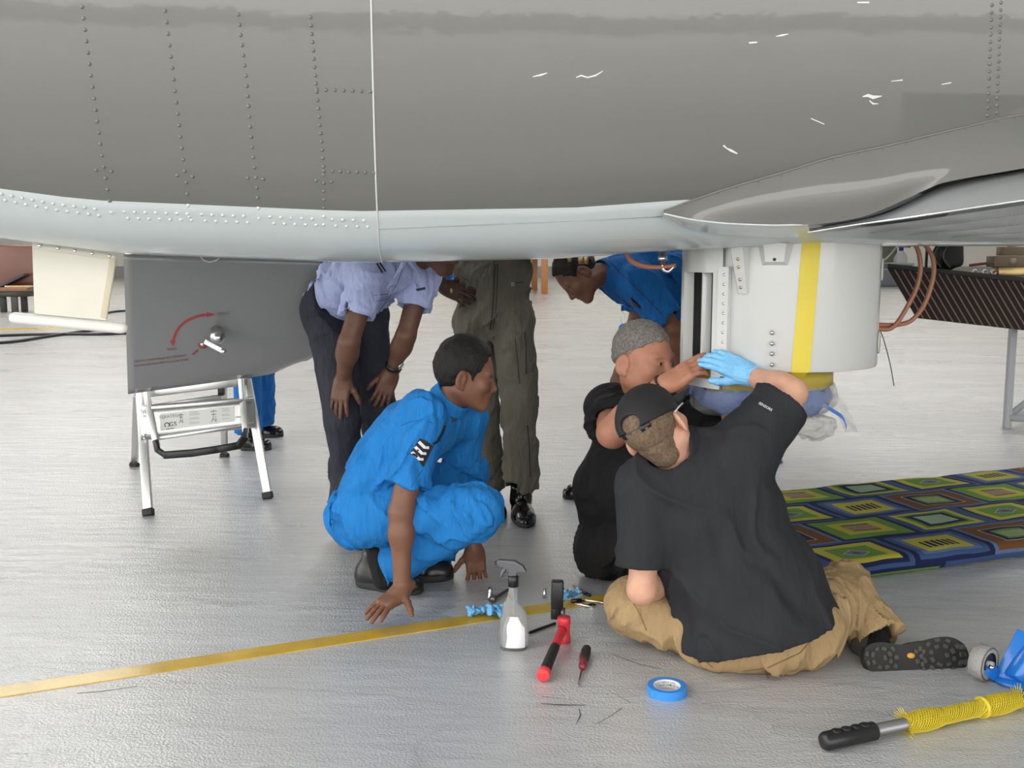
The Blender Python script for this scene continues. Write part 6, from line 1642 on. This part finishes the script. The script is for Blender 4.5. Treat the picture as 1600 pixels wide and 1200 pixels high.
# ================= F: seated man with cap, back to the camera
def man_f():
    o = person('man in black cap, dark polo and khaki trousers sitting with his back to the camera', (J(1180, 1010, 2.92).x, 2.92, 0))
    up = Vector((-.64, -.12, .75)); M = head_frame(J(1026, 671, 3.02), (.42, .86, .30), up); s = 1.02
    pel, mid, chest, neck = J(1195, 985, 2.94), J(1150, 880, 2.99), J(1100, 770, 3.04), J(1062, 708, 3.05)
    LS, LE, LW = J(1012, 765, 3.00), J(1003, 922, 2.96), J(1060, 893, 3.16); RS, RE, RW = J(1165, 705, 3.02), J(1236, 614, 3.10), J(1170, 585, 3.26)
    LH, LK, LA = J(1125, 995, 2.98), J(990, 950, 3.10), J(1110, 930, 3.40); RH, RK, RA = J(1255, 975, 2.98), J(1318, 925, 3.22), J(1374, 1000, 3.06)
    lat = nrm((1, .05, .22))
    body = torso([(pel, .09, 1.4), (mid, .10, 1.4), (chest, .105, 1.4), (neck, .05, 1.1)], lat) + [rc(neck, tuple(M @ Vector((0, -.025, -.055))), .058, .056, k=.03)]
    body += [rc(chest, RS, .07, .05, k=.04), rc(chest, LS, .07, .05, k=.04)] + arm(LS, LE, LW, (.046, .042, .042, .030)) + arm(RS, RE, RW, (.050, .046, .046, .030)) + head(M, s)
    body += hand(LW, (.8, .5, .1), (-.2, -.3, .9), 1, (.35, .35, .4, .4), .05, .5, .3, 1.0)
    part('body', body, SK_F, o, .004)
    hair(M, s, HAIRB, o, .0085, .02, -.082, -.045, .003, h=.004)
    part('nape_hair', [rc(tuple(M @ Vector((0, -.045, -.02))), tuple(M @ Vector((0, -.040, -.058))), .060, .050, k=.02)], HAIRB, o, .0045, (lambda p: .003 * (vnoise(p * 80) - .5)), .006)
    # gloved hand
    gl = hand(RW, (-.86, .02, .42), (-.15, -.80, .58), -1, (.22, .42, .55, .6), .05, .55, .35, 1.05, k=.006, fat=1.12) + [rc(tuple(Vector(RW) - (Vector(RW) - Vector(RE)).normalized() * .035), tuple(RW), .036, .034, k=.02, cuts=[(tuple(Vector(RW) - (Vector(RW) - Vector(RE)).normalized() * .035), tuple(-(Vector(RW) - Vector(RE)).normalized()))])]
    part('glove', gl, mat('blue_nitrile_glove', (.20, .50, .80), .42, bump=.5, bscale=70, bdist=.006, stretch=(1, 1, 3)), o, .0032, (lambda p: .0018 * (vnoise(p * np.array([90, 90, 260], np.float32)) - .5)), .006)
    gl2 = [el(J(1046, 882, 3.14), (.03, .03, .02), k=.01)]
    # polo
    sl1, su1 = sleeve(LS, LE, .74, .083, .080, .058); sl2, su2 = sleeve(RS, RE, .78, .092, .088, .064)
    sh = torso([(J(1186, 1032, 2.94), .146, 1.40), (J(1184, 990, 2.94), .143, 1.5), (J(1160, 900, 2.98), .124, 1.62), (J(1110, 800, 3.03), .125, 1.55), (J(1085, 735, 3.05), .10, 1.55), (J(1066, 712, 3.055), .066, 1.3)], lat, .07) + [rc(chest, RS, .10, .095, k=.06), rc(chest, LS, .10, .085, k=.06)] + sl1 + sl2 + su1 + su2
    hemp, hemn = J(1188, 1000, 2.94), Vector((-.30, .0, -.95))
    sh += [plane_cut(tuple(J(1188, 1014, 2.83)), (.24, .0, -.97)), rc(neck, tuple(M @ Vector((0, -.03, -.05))), .064, .064, k=.004, op='s')]
    shirt = part('polo_shirt', sh, GREYS, o, .0055, folds(.0075, 10, (-.45, 0, .9), .25, .0008, 101), .02)
    nk = (Vector(M @ Vector((0, -.025, -.06))) - Vector(neck)).normalized(); c0 = Vector(neck) + nk * .030
    part('collar', [rc(tuple(c0 - nk * .05), tuple(c0 + nk * .03), .094, .076, k=.005), rc(tuple(c0 - nk * .07), tuple(c0 + nk * .07), .076, .067, k=.003, op='s'), plane_cut(tuple(c0 + nk * .026), nk), plane_cut(tuple(c0 - nk * .034), -nk)], GREYS, o, .0045)
    # sleeve lettering
    e = on(shirt, 1196, 636, .003)
    Mt = Matrix.Identity(4); fx = (on(shirt, 1203, 640, .003) - on(shirt, 1189, 632, .003)).normalized(); zz = Vector((0, -1, .3)); zz = (zz - fx * zz.dot(fx)).normalized(); yy = zz.cross(fx)
    for i in range(3): Mt[i][0] = fx[i]; Mt[i][1] = yy[i]; Mt[i][2] = zz[i]; Mt[i][3] = e[i]
    obj('lettering', place_mesh(text_mesh('SENSORS', .011, .0004), Mt), mat('white_print', (.7, .7, .7), .6), shirt, smooth=False)
    # trousers
    c2, u2 = cuff(RK, RA, .98, .082, .080, .055)
    tr = [rc(pel, LH, .10, .10, k=.05), rc(pel, RH, .105, .108, k=.05), el(J(1190, 1002, 2.95), (.185, .115, .10), k=.04), rc(LH, LK, .102, .086, k=.035), rc(LK, LA, .08, .06, k=.03), rc(RH, RK, .108, .09, k=.035)] + c2 + u2 + [plane_cut((0, 0, .003), (0, 0, -1))]
    pants = part('trousers', tr, KHAKI, o, .0055, folds(.010, 17, (.3, .3, .8), .3, .001, 111), .02)
    KD = cloth('khaki_seam_thread', (.20, .13, .06))
    seam_line(pants, [(1150, 1050), (1200, 1043), (1250, 1020), (1280, 985)], .0018, KD, 'waist_seam'); seam_line(pants, [(985, 935), (1000, 960), (1010, 985)], .0015, KD, 'knee_seam')
    seam_line(pants, [(1195, 1048), (1200, 1060)], .002, KD, 'seat_seam'); seam_line(pants, [(1085, 1015), (1110, 1040), (1130, 1055)], .0018, KD, 'side_seam')
    # cap
    R = np.array(M.to_3x3())
    def T(x, y, z): return tuple(M @ Vector((x * s, y * s, z * s)))
    ct = .014
    cap = [el(T(0, -.012, .036), tuple(np.array((.0765 + ct, .098 + ct + .004, .088 + ct)) * s), R, .01), el(T(0, .02, .07), (.075 * s, .07 * s, .06 * s), R, .03),
           plane_cut(T(0, .06, .008), M.to_3x3() @ Vector((0, -.30, -1))), el(T(0, -.12, .078), (.036 * s, .05 * s, .024 * s), R, .006, 's')]
    capo = part('cap', cap, mat('black_cap_twill', (.012, .012, .013), .75, bump=.3, bscale=500, bdist=.002), o, .0042, (lambda p: .0025 * (vnoise(p * 32) - .5)), .006)
    # adjuster strap across the opening and brim
    bm = bmesh.new(); pts = [M @ Vector((x * s, y * s, z * s)) for x, y, z in ((-.052, -.098, .050), (-.03, -.111, .050), (0, -.1165, .050), (.03, -.111, .050), (.052, -.098, .050))]
    rows = [[p + (M.to_3x3() @ Vector((0, 0, dz_))) for p in smooth_path(pts, 5)] for dz_ in (-.009, .009)]
    ob = obj('adjuster_strap', grid_mesh(rows), BLACKP, capo); md_ = ob.modifiers.new('t', 'SOLIDIFY'); md_.thickness = .004
    br = [bx(T(0, .135, .018), (.070 * s, .055 * s, .004 * s), R, .003, .004), el(T(0, .11, .018), (.078 * s, .085 * s, .006 * s), R, .004)]
    part('brim', br, MATS['black_cap_twill'], capo, .005)
    # glasses temple over the right ear
    bm = bmesh.new(); add_tube(bm, [Vector(T(.084, -.01, .022)), Vector(T(.084, .03, .02)), Vector(T(.075, .085, .012))], .0028, 6); obj('glasses_temple', bm, mat('white_frame', (.7, .7, .72), .3), o)
    # boot lying on its side, sole towards the camera
    bt = thing_boot(o)
    return o
def thing_boot(par):
    """right shoe: the sole faces the viewer, toe to the right"""
    c = J(1430, 1026, 2.93); fwd = Vector((.985, .10, .0)).normalized(); nrml = Vector((-.12, -.86, .42)).normalized()   # sole normal towards the viewer
    x = fwd; z = (nrml - x * nrml.dot(x)).normalized(); y = z.cross(x)
    M = Matrix.Identity(4)
    for i in range(3): M[i][0] = x[i]; M[i][1] = y[i]; M[i][2] = z[i]; M[i][3] = c[i]
    R = np.array(M.to_3x3()); M = M @ Matrix.Scale(1.12, 4)
    def T(a, b, d): return tuple(M @ Vector((a, b, d)))
    up = [el(T(-.085, .0, -.035), (.055, .043, .052), R, .02), el(T(.03, .0, -.030), (.10, .047, .045), R, .03), el(T(.10, .0, -.022), (.048, .042, .034), R, .02), rc(T(-.07, .005, -.05), tuple(Vector(T(-.085, .04, -.11))), .044, .046, k=.02), plane_cut(T(0, 0, -.006), z)]
    part('sock', [rc(T(-.075, .02, -.06), tuple(J(1366, 988, 3.10)), .042, .042)], BLACKT, par, .006)
    GB = mat('grey_suede_boot', (.075, .068, .06), .7, bump=.3, bscale=120)
    s_ = part('shoe', up, GB, par, .0045, (lambda p: .003 * (vnoise(p * 60) - .5)), .006)
    outl = [(-.143, .0), (-.138, .022), (-.120, .036), (-.09, .041), (-.05, .034), (-.01, .031), (.03, .040), (.07, .048), (.11, .046), (.138, .030), (.149, .004), (.142, -.024), (.115, -.043), (.07, -.048), (.02, -.043), (-.03, -.036), (-.08, -.041), (-.12, -.037), (-.138, -.022)]
    sm = [(p.x, p.y) for p in smooth_path([Vector((a, b, 0)) for a, b in outl + [outl[0]]], 4)][:-1]
    bm = bmesh.new(); prism(bm, sm, M @ Matrix.Translation((0, 0, -.022)), .024); so = obj('outsole', bm, mat('dark_outsole', (.022, .022, .021), .75), s_, smooth=False)
    LG = mat('worn_lug_rubber', (.065, .062, .058), .8, bump=.3, bscale=150)
    def inside(a, b, mg=.005):
        n = len(sm); ins = False; j = n - 1; dm = 9
        for i in range(n):
            xi, yi = sm[i]; xj, yj = sm[j]
            if (yi > b) != (yj > b) and a < (xj - xi) * (b - yi) / (yj - yi) + xi: ins = not ins
            ex, ey = xj - xi, yj - yi; t = max(0, min(1, ((a - xi) * ex + (b - yi) * ey) / (ex * ex + ey * ey + 1e-12))); dm = min(dm, math.hypot(a - xi - ex * t, b - yi - ey * t)); j = i
        return ins and dm > mg
    rnd = random.Random(5)
    lugs = []
    for cx, n_r in ((-.095, 3), (.075, 4)):
        for ri in range(n_r):
            rad = .010 + ri * .0165
            cnt = 1 if ri == 0 else 5 + 3 * ri
            for k in range(cnt):
                an = 2 * math.pi * (k + .5 * (ri % 2)) / cnt; a, b = cx + math.cos(an) * rad * (1.25 if cx > 0 else .95), math.sin(an) * rad * .95
                if inside(a, b): lugs.append((a, b, an))
    for k in range(-1, 2):
        for a in (.015, .135, .128): 
            if inside(a, k * .02): lugs.append((a, k * .02, 0))
    for a, b, an in lugs:
        w_ = .0125 + .003 * rnd.random(); d_ = .0095 + .002 * rnd.random()
        bm = bmesh.new(); Ml = M @ Matrix.Translation((a, b, .001)) @ Matrix.Rotation(an, 4, 'Z')
        add_box(bm, (0, 0, .003), (d_, w_, .007), Ml, .0018, 1); obj('lug', bm, LG, so, smooth=False)
    bm = bmesh.new(); add_lathe(bm, [(0, .0045), (.009, .004), (.010, .0015)], M @ Matrix.Translation((-.012, .003, 0)), 16, sx=1.15, sy=.75); obj('yellow_emblem', bm, mat('orange_emblem', (.62, .30, .04), .5), so)
    return s_
man_f()
# ================= G: legs of a person beyond the airstair door
def man_g():
    o = person('person in blue trousers and black shoes standing behind the step ladder', (J(400, 690, 6.4).x, 6.4, 0))
    RH, RK, RA = J(385, 470, 6.35), J(385, 575, 6.33), J(388, 675, 6.38); LH, LK, LA = J(402, 472, 6.62), J(408, 575, 6.62), J(408, 660, 6.72)
    pel, mid, chest, neck = J(395, 455, 6.5), J(395, 400, 6.5), J(395, 330, 6.5), J(397, 275, 6.5); lat = nrm((.15, 1, 0)); M = head_frame(J(402, 235, 6.5), (1, -.2, -.1), (0, 0, 1))
    RS, RE, RW = J(390, 300, 6.3), J(388, 380, 6.28), J(395, 440, 6.26); LS, LE, LW = J(396, 300, 6.7), J(394, 378, 6.72), J(400, 436, 6.74)
    body = torso([(pel, .09, 1.3), (mid, .09, 1.3), (chest, .10, 1.4), (neck, .05, 1.1)], lat) + [rc(neck, tuple(M @ Vector((0, -.022, -.055))), .056, .053, k=.03)] + [rc(chest, RS, .07, .05, k=.04), rc(chest, LS, .07, .05, k=.04)] + arm(RS, RE, RW) + arm(LS, LE, LW) + head(M) + hand(RW, (0, 0, -1), (0, -1, 0), -1) + hand(LW, (0, 0, -1), (0, 1, 0), 1)
    part('body', body, SK_B, o, .008); hair(M, 1.0, HAIRK, o, .009, h=.008)
    sl1, su1 = sleeve(RS, RE, .6, .075, .07, .05); sl2, su2 = sleeve(LS, LE, .6, .075, .07, .05)
    part('shirt', torso([(pel, .12, 1.35), (mid, .115, 1.4), (chest, .12, 1.45), (J(396, 285, 6.5), .065, 1.5)], lat, .07) + [rc(chest, RS, .09, .075, k=.05), rc(chest, LS, .09, .075, k=.05)] + sl1 + sl2 + su1 + su2, BLUED, o, .009, folds(.007, 15, (.2, 0, .9), .4, .001, 5), .02)
    c1, u1 = cuff(RK, RA, .98, .085, .08, .055); c2, u2 = cuff(LK, LA, .98, .085, .08, .055)
    part('trousers', [rc(pel, RH, .11, .11, k=.05), rc(pel, LH, .11, .11, k=.05), rc(RH, RK, .11, .085, k=.03), rc(LH, LK, .11, .085, k=.03)] + c1 + c2 + u1 + u2, BLUED, o, .008, folds(.008, 15, (.2, 0, .9), .4, .001, 6), .02)
    shoe(G(378, 702), G(424, 703), o, SHINE, .05, .08); shoe(G(396, 682), G(443, 682), o, SHINE, .05, .08)
man_g()
